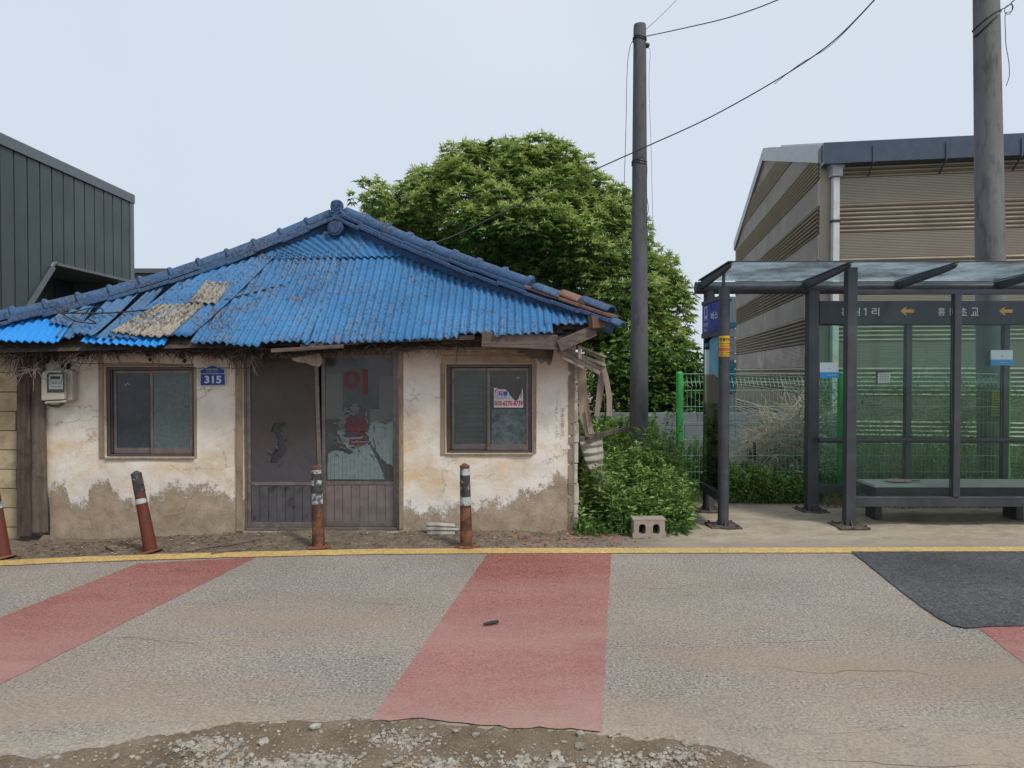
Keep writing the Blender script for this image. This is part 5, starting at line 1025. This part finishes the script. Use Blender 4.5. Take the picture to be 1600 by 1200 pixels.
cable([(1640, -40, 9.3), (1590, -4, 9.3), (1574, 10, 9.3), (1558, 17, 9.25)], .007, 'cable tied to the tall pole beyond the shelter')
cable([(1580, 4, 9.2), (1583, 12, 9.2), (1577, 22, 9.2), (1570, 19, 9.2), (1572, 10, 9.2), (1581, 8, 9.2), (1580, 18, 9.2), (1571, 22, 9.2), (1571, 50, 9.2), (1572, 72, 9.2), (1576, 95, 9.2), (1577, 118, 9.2), (1572, 134, 9.2)], .0045, 'loose curled wire end dangling beside the tall pole')
cable([(90, 560, 7.0), (130, 568, 7.02), (200, 567, 7.05), (260, 569, 7.06), (300, 575, 7.08), (352, 575, 7.1), (385, 575, 7.0), (440, 560, 6.95)], .003, 'thin wire strung along the wall above the left window')

# ================================================================ GREEN MESH FENCE
YN = 9.0
GP = simple('fence_green', (.05, .42, .09), .45, var=.12, scale=4, bs=.1, dirt=(.10, .30, .12), dscale=8, dmax=.6); GM = simple('mesh_green', (.28, .50, .35), .5, var=.1, bs=0)
fn = thing('mesh_fence', 'pale green wire mesh fence with bright green round posts', 'fence', (XX(1060, YN), YN, .06))
fx = [XX(1061, YN), XX(1312.5, YN), XX(1570.5, YN)]; ztp = ZZ(583, YN)
for i, x in enumerate(fx):
    mb = MB(); mb.tube([(x, YN - .03, 0), (x, YN - .03, ztp - .02)], .042, 16); ps = mb.build('post', GP, fn, smooth='auto'); mb = MB(); mb.tube([(x, YN - .03, ztp - .02), (x, YN - .03, ztp), (x, YN - .03, ztp + .018)], [.046, .046, .02], 16); mb.build('cap', GP, ps, smooth='auto')
zt2 = ztp - .01; hz = [zt2, zt2 - .10, zt2 - .20, zt2 - .40, zt2 - .60, zt2 - .80, zt2 - 1.0, zt2 - 1.2, zt2 - 1.35]
for x0 in fx[:2]:
    mb = MB(); n = 38
    prof = lambda z_: (-.05 if abs(z_ - (zt2 - .05)) < .045 else 0)
    for i in range(n):
        x = x0 + .05 + i * (1.86 / (n - 1)); mb.tube([(x, YN, .1), (x, YN, zt2 - .22), (x, YN - .045, zt2 - .15), (x, YN, zt2 - .09), (x, YN + .03, zt2 - .04), (x, YN - .01, zt2)], .0029, 4, cap=False)
    for h in hz: mb.tube([(x0 + .04, YN - .004, h), (x0 + 1.93, YN - .004, h)], .0036, 4, cap=False)
    mb.build('mesh_panel', GM, fn, fix=False)

# grey block wall beyond
GB = simple('grey_painted_block', (.165, .19, .215), .9, var=.2, scale=3, bs=.6, bscale=50, dirt=(.24, .255, .27), dscale=5, dmax=.6)
gw = thing('low_block_wall', 'low grey painted block wall behind the green fence', 'wall', (3, 11.5, 0)); mb = MB(); z_ = -.05; k = 0
while z_ < .8:
    x = 1.3 + (.2 if k % 2 else 0)
    if k % 2: mb.box(1.3, 1.497, 11.5, 11.65, z_, z_ + .196)
    while x < 5.0: mb.box(x, x + .396, 11.5, 11.65, z_, z_ + .196); x += .4
    z_ += .2; k += 1
mb.build('blocks', GB, gw, bev=.004); mb = MB(); mb.box(1.3, 5.2, 11.508, 11.64, -.1, z_ - .01); mb.build('mortar', simple('wall_mortar', (.15, .175, .20), .9), gw)

# ================================================================ BUILDINGS
def bis(me, co, no):
    bm = bmesh.new(); bm.from_mesh(me); bmesh.ops.bisect_plane(bm, geom=bm.verts[:] + bm.edges[:] + bm.faces[:], plane_co=co, plane_no=no, clear_outer=True); bm.to_mesh(me); bm.free()
LV = simple('ribbed_cladding', (.345, .30, .238), .38, .4, var=.07, scale=1.2, bs=.04); LT = simple('cladding_trim', (.33, .285, .225), .5, .1, var=.06, bs=.03); LG = simple('light_flashing', (.36, .38, .40), .45, .2, var=.06, bs=.03); NG = simple('navy_gutter', (.065, .088, .125), .4, .2, var=.1, bs=.05)
phi = math.atan(1 / 6); dS = Vector((math.sin(phi), math.cos(phi), 0)); dF = Vector((math.cos(phi), -math.sin(phi), 0))
C0 = W(1283, 580, 15.0); C0.z = 0
hall = thing('warehouse', 'warehouse with tan ribbed metal cladding and dark blue gutter', 'warehouse', (C0.x, C0.y, 0), )
zE = ZZ(262, 15.0)
def profile(z0, z1):                # (z, outward offset) of the ribbed sheet; wide ribs alternate with fine ones
    out = []; z_ = z0; P = 1.10
    while z_ < z1:
        ph = (z_ + .02) % P
        if ph < .60: s_ = .60 / 7; out += [(z_, -.01), (z_ + s_ * .27, -.01), (z_ + s_ * .2, .05), (z_ + s_ * .5, .066), (z_ + s_ * .98, .02)]; z_ += s_
        else: s_ = .50 / 16; out += [(z_, .014), (z_ + s_ * .35, .014), (z_ + s_ * .4, .038), (z_ + s_ * .85, .038)]; z_ += s_
    return out
def clad(o, d, nrm, L, z0, z1, name, mat, k=1):
    pf = [(a, b2 * k) for a, b2 in profile(z0, z1)]; mb = MB(); us = [0, L]; vs = [o + d * u + nrm * q[1] + Vector((0, 0, q[0])) for u in us for q in pf]; n = len(pf)
    mb.add(vs, [(j, j + 1, n + j + 1, n + j) for j in range(n - 1)]); return mb
nS = Vector((-math.cos(phi), math.sin(phi), 0)); nF = Vector((-math.sin(phi), -math.cos(phi), 0))
oS = C0.copy(); L1 = 12.5; LR = 6.4; zR, zBk = 7.95, 6.35
mb = clad(oS, dS, nS, L1, .1, 8.3, 'c', LV, 1.5); me = mb.mesh('side_cladding', OFF[hall.name], False)
off = OFF[hall.name]
def roofplane(s0, z0, s1, z1):
    a = oS + dS * s0 + Vector((0, 0, z0)) - off; b2 = oS + dS * s1 + Vector((0, 0, z1)) - off; n = dF.cross(b2 - a); 
    if n.z < 0: n = -n
    return a, n
for args in ((0, zE + .35, LR, zR), (LR, zR, L1, zBk)): a, n_ = roofplane(*args); bis(me, a, n_)
me.materials.append(LV); link(me, 'side_cladding', hall, off)
mb = clad(oS + dF * .0, dF, nF, 30, .1, zE + .1, 'c', LV, .85); mb.build('front_cladding', LV, hall, fix=False)
# side trims: corner, middle cover strip, rake fascia
def vstrip(o, z0, z1, n_, wd, th, mat, nm='trim', d=None):
    d = d or dS; mb = MB(); p = [o - n_ * .0, o + d * wd, o + d * wd + n_ * th, o + n_ * th]; mb.add([q + Vector((0, 0, z_)) for z_ in (z0, z1) for q in p], [(0, 1, 2, 3), (7, 6, 5, 4), (0, 4, 5, 1), (1, 5, 6, 2), (2, 6, 7, 3), (3, 7, 4, 0)]); return mb.build(nm, mat, hall)
vstrip(oS + nS * .0 - dS * .02, 0, zE + .25, nS, .12, .055, LT); vstrip(oS + dF * .0 - dF * .05, 0, zE + .1, nF, .36, .055, LT, d=dF); vstrip(oS + dS * (LR - .03), 0, zR - .35, nS, .06, .05, LT); vstrip(oS + dS * (L1 - .2), 0, zBk - .2, nS, .2, .06, LT)
rk = lambda s0, z0, s1, z1, dep: (lambda mb: (mb.add([oS + dS * s_ + nS * t + Vector((0, 0, z_ + dz_)) for s_, z_ in ((s0, z0), (s1, z1)) for t, dz_ in ((-.05, 0), (.12, 0), (.12, -dep), (-.05, -dep))], [(0, 1, 2, 3), (7, 6, 5, 4), (0, 4, 5, 1), (1, 5, 6, 2), (2, 6, 7, 3), (3, 7, 4, 0)]), mb.build('rake_fascia', LG, hall)))(MB())
rk(-.12, zE + .43, LR, zR + .08, .36); rk(LR, zR + .08, L1 + .2, zBk + .05, .30)
# roof sheets with standing ribs
mb = MB()
def roofp(s0, z0, s1, z1):
    a = oS + dS * s0 + Vector((0, 0, z0)); b2 = oS + dS * s1 + Vector((0, 0, z1)); us = []; x = 0
    while x < 30: us += [(x, 0), (x + .36, 0), (x + .38, .05), (x + .42, .05), (x + .44, 0)]; x += .45
    n = len(us); mb.add([p + dF * u + Vector((0, 0, h)) for p in (a, b2) for u, h in us], [(i, i + 1, n + i + 1, n + i) for i in range(n - 1)])
roofp(-.25, zE + .38, LR, zR + .09); roofp(L1 + .1, zBk + .06, LR, zR + .09); mb.build('roof', LG, hall, fix=False)
g0 = oS + nF * .06 + nS * .06; mb = MB(); gp = [(.0, zE + .40), (.30, zE + .40), (.30, zE + .22), (.32, zE + .215), (.32, zE - .02), (.0, zE - .02)]
mb.add([g0 + dF * u + nF * a + Vector((0, 0, b2)) for u in (0, 30) for a, b2 in gp], [tuple(range(6)), tuple(range(11, 5, -1))] + [(i, (i + 1) % 6, 6 + (i + 1) % 6, 6 + i) for i in range(6)]); gt = mb.build('gutter', NG, hall)
mb = MB(); u = .85
while u < 12: mb = MB(); p = oS + dF * u + nF * .05; mb.bar(p + nF * .345 + Vector((0, 0, zE + .3)), p + nF * .345 + Vector((0, 0, zE - .05)), .025, .02); mb.bar(p + nF * .33 + Vector((0, 0, zE - .04)), p + Vector((0, 0, zE - .22)), .02, .03); mb.build('bracket', NG, gt); u += 1.32
pass
# downpipe
WP = simple('white_pipe', (.56, .58, .60), .45, var=.05, bs=.02, dirt=(.50, .40, .24), dscale=4, dmax=.6); xp = W(1311, 500, 14.6).x; yp_ = (C0 + dF * ((xp - C0.x) / dF.x)).y - .16
mb = MB(); mb.box(xp - .065, xp + .065, yp_ - .065, yp_ + .065, .1, zE - .25); dp_ = mb.build('downpipe', WP, hall, bev=.01); mb = MB(); mb.prism([(xp - .14, zE - .02), (xp + .14, zE - .02), (xp + .13, zE - .06), (xp + .10, zE - .08), (xp + .10, zE - .24), (xp - .10, zE - .24), (xp - .10, zE - .08), (xp - .13, zE - .06)], yp_ - .11, yp_ + .1); mb.build('hopper', LG, dp_)
mb = MB(); mb.box(xp - .075, xp + .075, yp_ - .075, yp_ + .07, zE - 1.15, zE - 1.10); mb.build('pipe_clip', MT['rub'], dp_)
# dark clad building on the left
DC = simple('dark_seamed_cladding', (.056, .078, .080), .42, .2, var=.1, scale=.8, bs=.05, bscale=12); DB = simple('seam_shadow_gap', (.022, .028, .034), .7, bs=0); DT = simple('dark_trim', (.125, .14, .155), .4, .2, var=.06, bs=.03)
XD = -8.24; db = thing('dark_building', 'tall dark grey building with vertical seamed cladding at the left', 'building', (XD, 10, 0))
yA = 16.0; zT = lambda y: ZZ(303, yA) + 0 * y
zt_ = ZZ(306, yA); yh0 = -XD * F / (800 - 85); zh = ZZ(412, yh0); yh1 = -XD * F / (800 - 35); zh1 = ZZ(490, yh1); slope_ = (zh - zh1) / (yh0 - yh1)
zlow = lambda y: max(0, zh) if y > yh0 else (zh - (yh0 - y) * slope_)
lo_ = lambda y: 0 if zlow(y) < 0 else zlow(y); y = yA - .10; mb = MB(); pw = .335
while y > 3:
    a, b2 = y - pw + .017, y - .017; ys_ = [a] + [t for t in (yh0, yh0 - zh / slope_) if a < t < b2] + [b2]; poly = [(t, max(-.1, lo_(t)) if zlow(t) > 0 else -.1) for t in ys_] + [(b2, zt_ - .14), (a, zt_ - .14)]
    mb.prism(poly, XD - .02, XD + .012, plane='yz'); y -= pw
mb.build('cladding', DC, db, bev=0)
# shell (with the sheltered recess), inner wall and trim
mb = MB(); yz0 = yh0 - zh / slope_
mb.prism([(3, -.1), (yz0, -.1), (yh0, zh), (yA, zh), (yA, zt_), (3, zt_)], XD - .3, XD - .022, plane='yz'); mb.box(XD - 8, XD - 1.3, 3, yA, -.1, zt_ - .01); mb.box(XD - 1.29, XD - .31, 3, yA, zh + .01, zt_ - .02); mb.build('wall', DB, db)
mb = MB(); y = yA
while y > yz0 - .5: mb.box(XD - 1.295, XD - 1.26, y - pw + .012, y - .012, -.1, zh - .02); y -= pw
mb.build('inner_cladding', DC, db); mb = MB(); mb.bar((XD + .02, yz0, -.05), (XD + .02, yh0 - .05, zh - .07), .08, .07); mb.tube([(XD + .0, yh0 - .07, zh - .08), (XD + .0, yh0 - .01, zh - .01), (XD + .0, yh0 + .08, zh + .01)], .045, 10); mb.bar((XD + .02, yh0 + .05, zh), (XD + .02, yA, zh), .08, .05); mb.box(XD - 1.2, XD - .02, yz0 + .5, yA, zh - .02, zh + .0)
mb.build('recess_trim', DT, db); mb = MB(); mb.box(XD - .3, XD + .05, 3, yA + .06, zt_ - .16, zt_ + .03); mb.box(XD - .05, XD + .03, yA - .10, yA + .05, zh, zt_ - .16); mb.box(XD - 8, XD - .31, yA, yA + .05, -.1, zt_ + .02); mb.build('parapet_trim', DT, db, bev=.006)
gb = thing('flat_building', 'low flat grey building edge between the dark building and the roof ridge', 'building', (-11, 22, 0)); mb = MB(); mb.box(-15.5, -8.9, 22, 30, 0, ZZ(427, 22)); mb.build('wall', simple('grey_render', (.14, .145, .15), .8, var=.1), gb); mb = MB(); mb.box(-15.6, -8.8, 21.9, 30.1, ZZ(427, 22), ZZ(420, 22)); mb.build('roof_edge', DT, gb)
# white and teal annex far behind the shelter
WA = simple('white_panels', (.52, .56, .60), .5, var=.06, bs=.03); TE = simple('teal_band', (.10, .34, .44), .5, var=.1, bs=.03)
ya = 19.5; an = thing('annex', 'narrow white building with teal bands between tree and warehouse', 'building', (XX(1128, ya), ya, 0)); xa0, xa1 = XX(1108, ya), XX(1149.5, ya); za_ = lambda py: ZZ(py, ya)
mb = MB()
for a, b2 in ((463, 504), (513, 527), (528, 539), (540, 551), (552, 563), (564, 565), (615, 700)): mb.box(xa0, xa1, ya, ya + .5, za_(b2) + .004, za_(a) - .006)
mb.box(xa0 + .02, xa1 - .02, ya + .03, ya + .45, 0, za_(464)); mb.build('wall', WA, an); mb = MB()
for a, b2 in ((504, 512), (566, 576), (577, 586), (587, 599), (600, 614)): mb.box(xa0 - .01, xa1 + .01, ya - .02, ya + .52, za_(b2), za_(a) - .004)
mb.build('band', TE, an); mb = MB(); mb.box(xa1 - .45, xa1 - .12, ya - .03, ya, za_(469), za_(467)); mb.build('vent', DT, an)

# ================================================================ TREE
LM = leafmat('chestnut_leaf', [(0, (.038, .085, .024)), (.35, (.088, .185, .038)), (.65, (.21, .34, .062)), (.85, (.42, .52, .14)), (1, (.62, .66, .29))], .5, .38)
BK_ = simple('bark', (.06, .05, .042), .9, var=.4, scale=10, bs=.6)
YT = 15.2
sil = [(544, 312), (552, 290), (578, 284), (606, 274), (638, 262), (664, 268), (676, 256), (690, 238), (712, 226), (745, 226), (775, 222), (800, 216), (828, 218), (850, 214), (880, 226), (905, 232), (920, 246), (932, 272), (952, 282), (978, 284), (1000, 330), (1018, 372), (1032, 390), (1048, 395), (1056, 420), (1070, 445), (1080, 470), (1086, 520), (1084, 580), (1075, 645), (940, 640), (915, 560), (840, 480), (700, 440), (600, 400), (548, 360)]
def inpoly(x, y, P):
    c = False; n = len(P)
    for i in range(n):
        (a, b2), (d, e) = P[i], P[(i + 1) % n]
        if (b2 > y) != (e > y) and x < (d - a) * (y - b2) / (e - b2) + a: c = not c
    return c
def edist(x, y, P):
    m_ = 1e9; n = len(P)
    for i in range(n):
        a, b2 = Vector(P[i]), Vector(P[(i + 1) % n]); ab = b2 - a; t = max(0, min(1, (Vector((x, y)) - a).dot(ab) / ab.length_squared)); m_ = min(m_, (Vector((x, y)) - a - ab * t).length)
    return m_
rt = random.Random(5); lobes = []; tries = 0
while len(lobes) < 215 and tries < 30000:
    tries += 1; x, y = rt.uniform(545, 1105), rt.uniform(212, 645)
    if not inpoly(x, y, sil): continue
    e = edist(x, y, sil); r = rt.uniform(24, 40)
    if e < 5: continue
    if e < 14: r = rt.uniform(10, 18)
    r = min(r, e * 1.0 + 5)
    dep = min(1, e / 130); fr = rt.choice((-1, -1, 1)); Yd = YT + fr * 2.6 * dep * rt.uniform(.6, 1.0)
    if any(math.hypot(x - a, y - b2) < 17 and abs(Yd - c) < 1.0 for a, b2, c, _ in lobes): continue
    lobes.append((x, y, Yd, r))
tr = thing('tree', 'large bushy chestnut tree with yellowish flowers behind the old house', 'tree', (.4, YT, 0)); L = Leaves(); stems = MB()
base = Vector((.4, YT, 0)); fork = Vector((.5, YT, 2.0)); stems_t = MB(); stems_t.tube([base, base.lerp(fork, .5) + Vector((.05, 0, 0)), fork], [.28, .23, .2], 12)
limbs = [Vector((XX(a, YT), YT + c, ZZ(b2, YT))) for a, b2, c in ((650, 340, 0), (760, 330, -1), (830, 300, .5), (920, 330, -.6), (1020, 450, 0), (1010, 540, -.8), (860, 400, -1.4), (720, 390, 1))]
for l in limbs: mid = fork.lerp(l, .5) + Vector((rt.uniform(-.3, .3), rt.uniform(-.2, .2), rt.uniform(0, .3))); stems_t.tube([fork, mid, l], [.13, .08, .04], 8)
stems_t.build('trunk', BK_, tr, smooth=True)
lc = []
for (x, y, Yd, r) in lobes:
    c = W(x, y, Yd); rm = r / F * Yd; lc.append((c, rm)); near = min(limbs, key=lambda q: (q - c).length); stems.tube([near, near.lerp(c, .5) + Vector((0, 0, .08)), c], [.028, .02, .010], 4, cap=False)
for c, rm in lc:
    nt_f = int(105 * (rm / .45) ** 2); lt = rt.uniform(-.08, .08)
    for i in range(nt_f):
        while True:
            d = Vector((rt.gauss(0, 1), rt.gauss(0, 1), rt.gauss(.35, 1))).normalized()
            if d.z > -.55: break
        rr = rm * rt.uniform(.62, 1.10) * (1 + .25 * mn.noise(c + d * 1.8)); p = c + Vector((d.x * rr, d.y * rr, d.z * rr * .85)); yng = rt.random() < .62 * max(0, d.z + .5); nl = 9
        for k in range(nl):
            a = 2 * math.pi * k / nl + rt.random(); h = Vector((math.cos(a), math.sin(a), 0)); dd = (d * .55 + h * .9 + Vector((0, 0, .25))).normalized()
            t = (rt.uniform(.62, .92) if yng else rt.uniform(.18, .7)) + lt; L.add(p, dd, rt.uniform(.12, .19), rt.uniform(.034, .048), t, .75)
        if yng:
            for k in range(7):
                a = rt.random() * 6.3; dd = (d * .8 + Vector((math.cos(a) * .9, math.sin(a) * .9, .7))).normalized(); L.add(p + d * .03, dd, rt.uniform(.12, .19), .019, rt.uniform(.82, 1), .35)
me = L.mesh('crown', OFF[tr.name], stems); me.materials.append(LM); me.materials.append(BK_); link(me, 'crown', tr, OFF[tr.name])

# ================================================================ WEEDS, GRASS, BRUSH
WM = leafmat('weed_leaf', [(0, (.03, .08, .02)), (.4, (.07, .16, .03)), (.75, (.15, .27, .055)), (1, (.31, .45, .13))], .5, .3); SMt = simple('weed_stem', (.05, .10, .03), .7, bs=0)
def weeds(name, pts, leaf, nl, label, kind='stuff', cat='weeds', mats=None, lw=.34, tlo=.15, thi=.9, base=(0, 0, 0), drp=.45):
    L = Leaves(); st = MB(); rw = random.Random(len(pts))
    for (x, y, h) in pts:
        z0 = gz(x, y); lean = Vector((rw.gauss(0, .13), rw.gauss(-.03, .12), 1)) * h; bend = Vector((rw.gauss(0, .05), rw.gauss(0, .05), 0)); p = lambda t: Vector((x, y, z0)) + lean * t + bend * t * t * h; st.tube([p(0), p(.5), p(1)], [.005, .004, .002], 3, cap=False); tb = rw.uniform(-.12, .12); a = rw.random() * 6
        n = max(6, int(nl * h))
        for k in range(n):
            t = .06 + .94 * (k + .5) / n; a += 2.4; q = p(t); up = .15 + .9 * t ** 3; sz = leaf * (1.15 - .6 * t) * rw.uniform(.7, 1.25)
            for m_ in range(1 if t < .85 else 3): aa = a + m_ * 2.1; L.add(q, Vector((math.cos(aa), math.sin(aa), up * rw.uniform(.3, 1.2))), sz, sz * lw * rw.uniform(.8, 1.2), min(1, max(0, rw.uniform(tlo, thi - .25) + .25 * t + tb)), drp)
    me = L.mesh(name, base, st); 
    for q in (mats or (WM, SMt)): me.materials.append(q)
    return link(me, name, None, base, label, cat, None, kind)
rw = random.Random(3); pts = []
topy = lambda px: np.interp(px, [905, 920, 935, 950, 975, 990, 1010, 1030, 1050, 1066, 1080], [800, 745, 705, 690, 690, 712, 688, 672, 700, 735, 790])
for i in range(640):
    px = rw.uniform(906, 1080); Y = 7.12 + 1.9 * rw.random() ** 1.1; x = XX(px, Y); 
    if math.hypot(x - XX(998, YP), Y - YP) < .16: continue
    zt3 = ZZ(topy(px) + rw.uniform(-24, 46), Y); h = (zt3 - gz(x, Y)) * (1.12 if rw.random() < .12 else 1); k = (Y - 7.12) / 1.0
    h = min(h, .13 + .62 * k + rw.uniform(0, .18)) if k < 1 else h
    if h < .08 or mn.noise(Vector((x * 3, Y * 3, 1))) < -.35: continue
    pts.append((x, Y, h * rw.uniform(.8, 1.12)))
weeds('weeds', pts, .125, 42, 'tall green weeds growing between the house end and the green fence post', tlo=.32, thi=1.15, lw=.27, drp=.3)
pts = [(XX(px := rw.uniform(898, 1078), Y := rw.uniform(7.0, 7.4)), Y, rw.uniform(.04, .15)) for i in range(260)]
weeds('weeds', pts, .05, 70, 'low green weeds round the cinder block at the foot of the tall weeds', tlo=.2, thi=.9)
pts = []
for i in range(330):
    px = rw.choice([rw.uniform(905, 985), rw.uniform(915, 1010)]); Y = rw.uniform(9.4, 11.0); x = XX(px, Y); pts.append((x, Y, ZZ(rw.uniform(650, 700), Y) - .05))
weeds('bush', pts, .12, 34, 'lighter leafy bush behind the power pole and hanging boards', kind='stuff', cat='bush', lw=.5, tlo=.25, thi=1.05)
# slim plants by the fence post
pts = [(XX(px := rw.gauss(1082, 10), Y := rw.uniform(9.1, 9.5)), Y, max(.1, ZZ(rw.uniform(680, 770), Y) - .06)) for i in range(170)]
weeds('weeds', pts, .06, 60, 'slim pale weeds growing just right of the bright green fence post', tlo=.3, thi=.95)
pts = []
for i in range(520):
    px = rw.choice([rw.gauss(1165, 16), rw.gauss(1175, 20), rw.gauss(1222, 16), rw.uniform(1130, 1270)]); Y = rw.uniform(8.75, 9.5); x = XX(px, Y); pts.append((x, Y - .15, rw.uniform(.16, .42) * (1.0 if px < 1200 else .8)))
weeds('weeds', pts, .075, 90, 'low bright green weeds at the fence foot between the shelter posts', lw=.45, tlo=.4, thi=1.1)
# green tangle and grass behind the glazed bays
pts = []
for i in range(800):
    x = rw.uniform(3.6, 7.6); Y = rw.uniform(9.15, 12.5); px = 800 + x / Y * F; h = rw.uniform(.2, .55) * (1.25 if rw.random() < .2 else 1); pts.append((x, Y, h))
weeds('weeds', pts, .085, 34, 'green weeds and grass growing behind the shelter glass', tlo=.1, thi=.85)
def grass(name, n, fx, fy, hl, label, stops, w_=.009, droop=.7, seed=1, base=(0, 0, 0)):
    L = Leaves(); r = random.Random(seed)
    for i in range(n):
        x, y = fx(r), fy(r)
        if y < 8.3 and y < line_far(x) + .3: continue
        a = r.random() * 6.3; h = r.uniform(*hl); L.add((x, y, gz(x, y) - .01), (math.cos(a) * .45, math.sin(a) * .45, 1), h, w_, r.random(), droop * r.uniform(.2, 1.3))
    me = L.mesh(name, base); me.materials.append(leafmat(name + '_blade', stops, .6, .3)); return link(me, name, None, base, label, 'grass', None, 'stuff')
grass('grass', 15000, lambda r: r.uniform(1.9, 8.5), lambda r: 8.55 + 3 * r.random() ** 1.3, (.06, .38), 'green and straw coloured grass behind the bus shelter', [(0, (.05, .11, .02)), (.5, (.12, .20, .05)), (.8, (.28, .26, .11)), (1, (.42, .36, .2))])
grass('grass', 2600, lambda r: r.uniform(3.4, 6.8), lambda r: r.uniform(8.3, 8.6), (.03, .13), 'short dry grass tuft line along the back of the shelter', [(0, (.10, .10, .04)), (.5, (.22, .16, .08)), (1, (.30, .20, .12))])
# dead brush and creepers on the fence: curved twigs
DBm = simple('dead_twig', (.43, .375, .30), .9, var=.35, scale=14, bs=0); DGm = simple('live_twig', (.14, .17, .08), .8, var=.4, scale=14, bs=0); TK = simple('dark_stake', (.05, .04, .035), .9)
def twigs(name, n, org, lab, cat, mats=(DBm,), seed=1, L=(.25, .8), r0=.004, kind=None, grav=.45, par=None):
    r = random.Random(seed); mb = MB()
    for i in range(n):
        p = Vector(org(r)); d = Vector((r.gauss(0, .8), r.gauss(0, .35), r.uniform(-.1, 1))).normalized(); ln = r.uniform(*L); q = [p]
        for k in range(5): d = (d + Vector((r.gauss(0, .18), r.gauss(0, .12), -grav * .35))).normalized(); q.append(q[-1] + d * ln / 5)
        q = [Vector((a.x, a.y, max(a.z, .03))) for a in q]; s_ = r0 * r.uniform(.5, 1.2); mb.tube(q, [s_, s_, s_ * .8, s_ * .7, s_ * .5, s_ * .3], 3, cap=False, mi=r.randrange(len(mats)))
    return mb.build(name, list(mats), None, lab, cat, None, kind, fix=False, base=(org(random.Random(0))[0], 9.4, 0))
def borg(r):
    t = r.random() ** .8; px = 1268 - 100 * r.random() * (1 - .3 * t); zt4 = np.interp(px, [1150, 1170, 1200, 1230, 1270], [.35, .5, .75, 1.1, 1.35]); Y = r.uniform(9.15, 10.2); return (XX(px, Y), Y, .05 + t * zt4 * .85)
twigs('dead_brush', 1250, borg, 'heap of dead tan brush behind the mesh fence, left of the shelter back post', 'brush', seed=3, L=(.2, .75), r0=.007)
mb = MB()
for px, a, b2, r in ((1172, 703, 730, .026), (1180, 692, 720, .02)): mb.tube([W(px, b2 + 8, 9.3), W(px - 1, a, 9.3)], r, 8)
mb.build('stake', TK, label='two short dark stumps standing in front of the dead brush', cat='stump', base=W(1175, 740, 9.3), smooth='auto')
def vorg(r):
    x = fx[1] - .4 + r.random() * 2.6; px = 800 + x / 9 * F; return (x if not (1530 < px < 1575) else x - .35, 9 + r.uniform(-.04, .25), .2 + r.random() ** .8 * 1.35)
twigs('creeper', 850, vorg, 'thin dry and green creepers tangled through the fence mesh behind the glass', 'creeper', mats=(DBm, DGm, DGm), seed=8, L=(.15, .55), r0=.0028, kind='stuff')
def torg(r): px = r.gauss(1514, 8); Y = 9.15; return (XX(px, Y), Y + r.uniform(0, .2), .1 + r.random() * 1.5)
twigs('creeper', 420, torg, 'creeper climbing the fence left of the tall pole', 'creeper', mats=(DBm, DGm), seed=12, L=(.1, .35), r0=.003, kind='stuff')
L = Leaves(); r = random.Random(4)
for i in range(2600):
    x = fx[1] - .5 + r.random() * 2.9; zc_ = .15 + r.random() ** 1.2 * 1.3
    if fbm(x * 1.6, zc_ * 1.6, 3) < -.05 or (1526 < 800 + x / 9 * F < 1580 and zc_ > .5): continue
    a = r.random() * 6.3; L.add((x, 9.02 + r.random() * .25, zc_), (math.cos(a), math.sin(a) - .3, r.uniform(-.2, .5)), r.uniform(.03, .06), r.uniform(.02, .035), r.uniform(.1, .9), .4)
me = L.mesh('creeper', (0, 0, 0)); me.materials.append(WM); link(me, 'creeper', None, (0, 0, 0), 'small green creeper leaves spread over the fence behind the glass', 'creeper', None, 'stuff')
# two dandelion clocks
for px, py, lab in ((1196, 729, 'left of the two white dandelion clocks before the dead brush'), (1237, 728, 'right of the two white dandelion clocks before the dead brush')):
    c = W(px, py, 8.9); d = thing('dandelion', lab, 'flower', (c.x, c.y, gz(c.x, c.y)), 'dandelion clocks'); mb = MB(); mb.tube([(c.x + .01, c.y, gz(c.x, c.y)), (c.x, c.y, c.z)], .003, 4); mb.build('stalk', SMt, d)
    mb = MB(); rd = random.Random(px)
    for i in range(60): v_ = Vector((rd.gauss(0, 1), rd.gauss(0, 1), rd.gauss(0, 1))).normalized(); mb.tube([c, c + v_ * .022], [.0008, .0022], 3)
    mb.build('seed_head', simple('seed_white', (.6, .6, .55), .9, bs=0), d)
# far shrubs added to keep the gaps below the tree crown dark
def shrub(x, y, rx, h, label, n=1500, seed=1):
    r = random.Random(seed); t = thing('shrub', label, 'shrub', (x, y, 0), 'added shrubs beyond the low wall'); L = Leaves(); st = MB()
    for k in range(7): a = r.random() * 6.3; st.tube([(x, y, 0), (x + math.cos(a) * rx * .4, y + math.sin(a) * rx * .3, h * .5), (x + math.cos(a) * rx * .7, y + math.sin(a) * rx * .5, h * .8)], [.03, .02, .008], 5, cap=False)
    for i in range(n):
        v_ = Vector((r.gauss(0, 1), r.gauss(0, 1), r.gauss(.2, 1))).normalized(); rr = r.uniform(.5, 1) * (1 + .3 * mn.noise(v_ * 2.5 + Vector((seed, 0, 0)))); p = Vector((x + v_.x * rx * rr, y + v_.y * rx * .7 * rr, h * .52 + v_.z * h * .5 * rr))
        if p.z < .03: continue
        for k in range(4): a = r.random() * 6.3; L.add(p, (math.cos(a), math.sin(a), r.uniform(-.2, .8)), r.uniform(.1, .17), r.uniform(.05, .07), r.uniform(.0, .7), .5)
    me = L.mesh('foliage', OFF[t.name], st); me.materials.append(LM); me.materials.append(BK_); link(me, 'foliage', t, OFF[t.name])
shrub(2.2, 13.2, 1.0, 2.2, 'added dark shrub behind the power pole under the chestnut tree', seed=1); shrub(3.05, 13.4, .7, 2.0, 'added dark shrub beyond the low wall left of the shelter posts', seed=2)
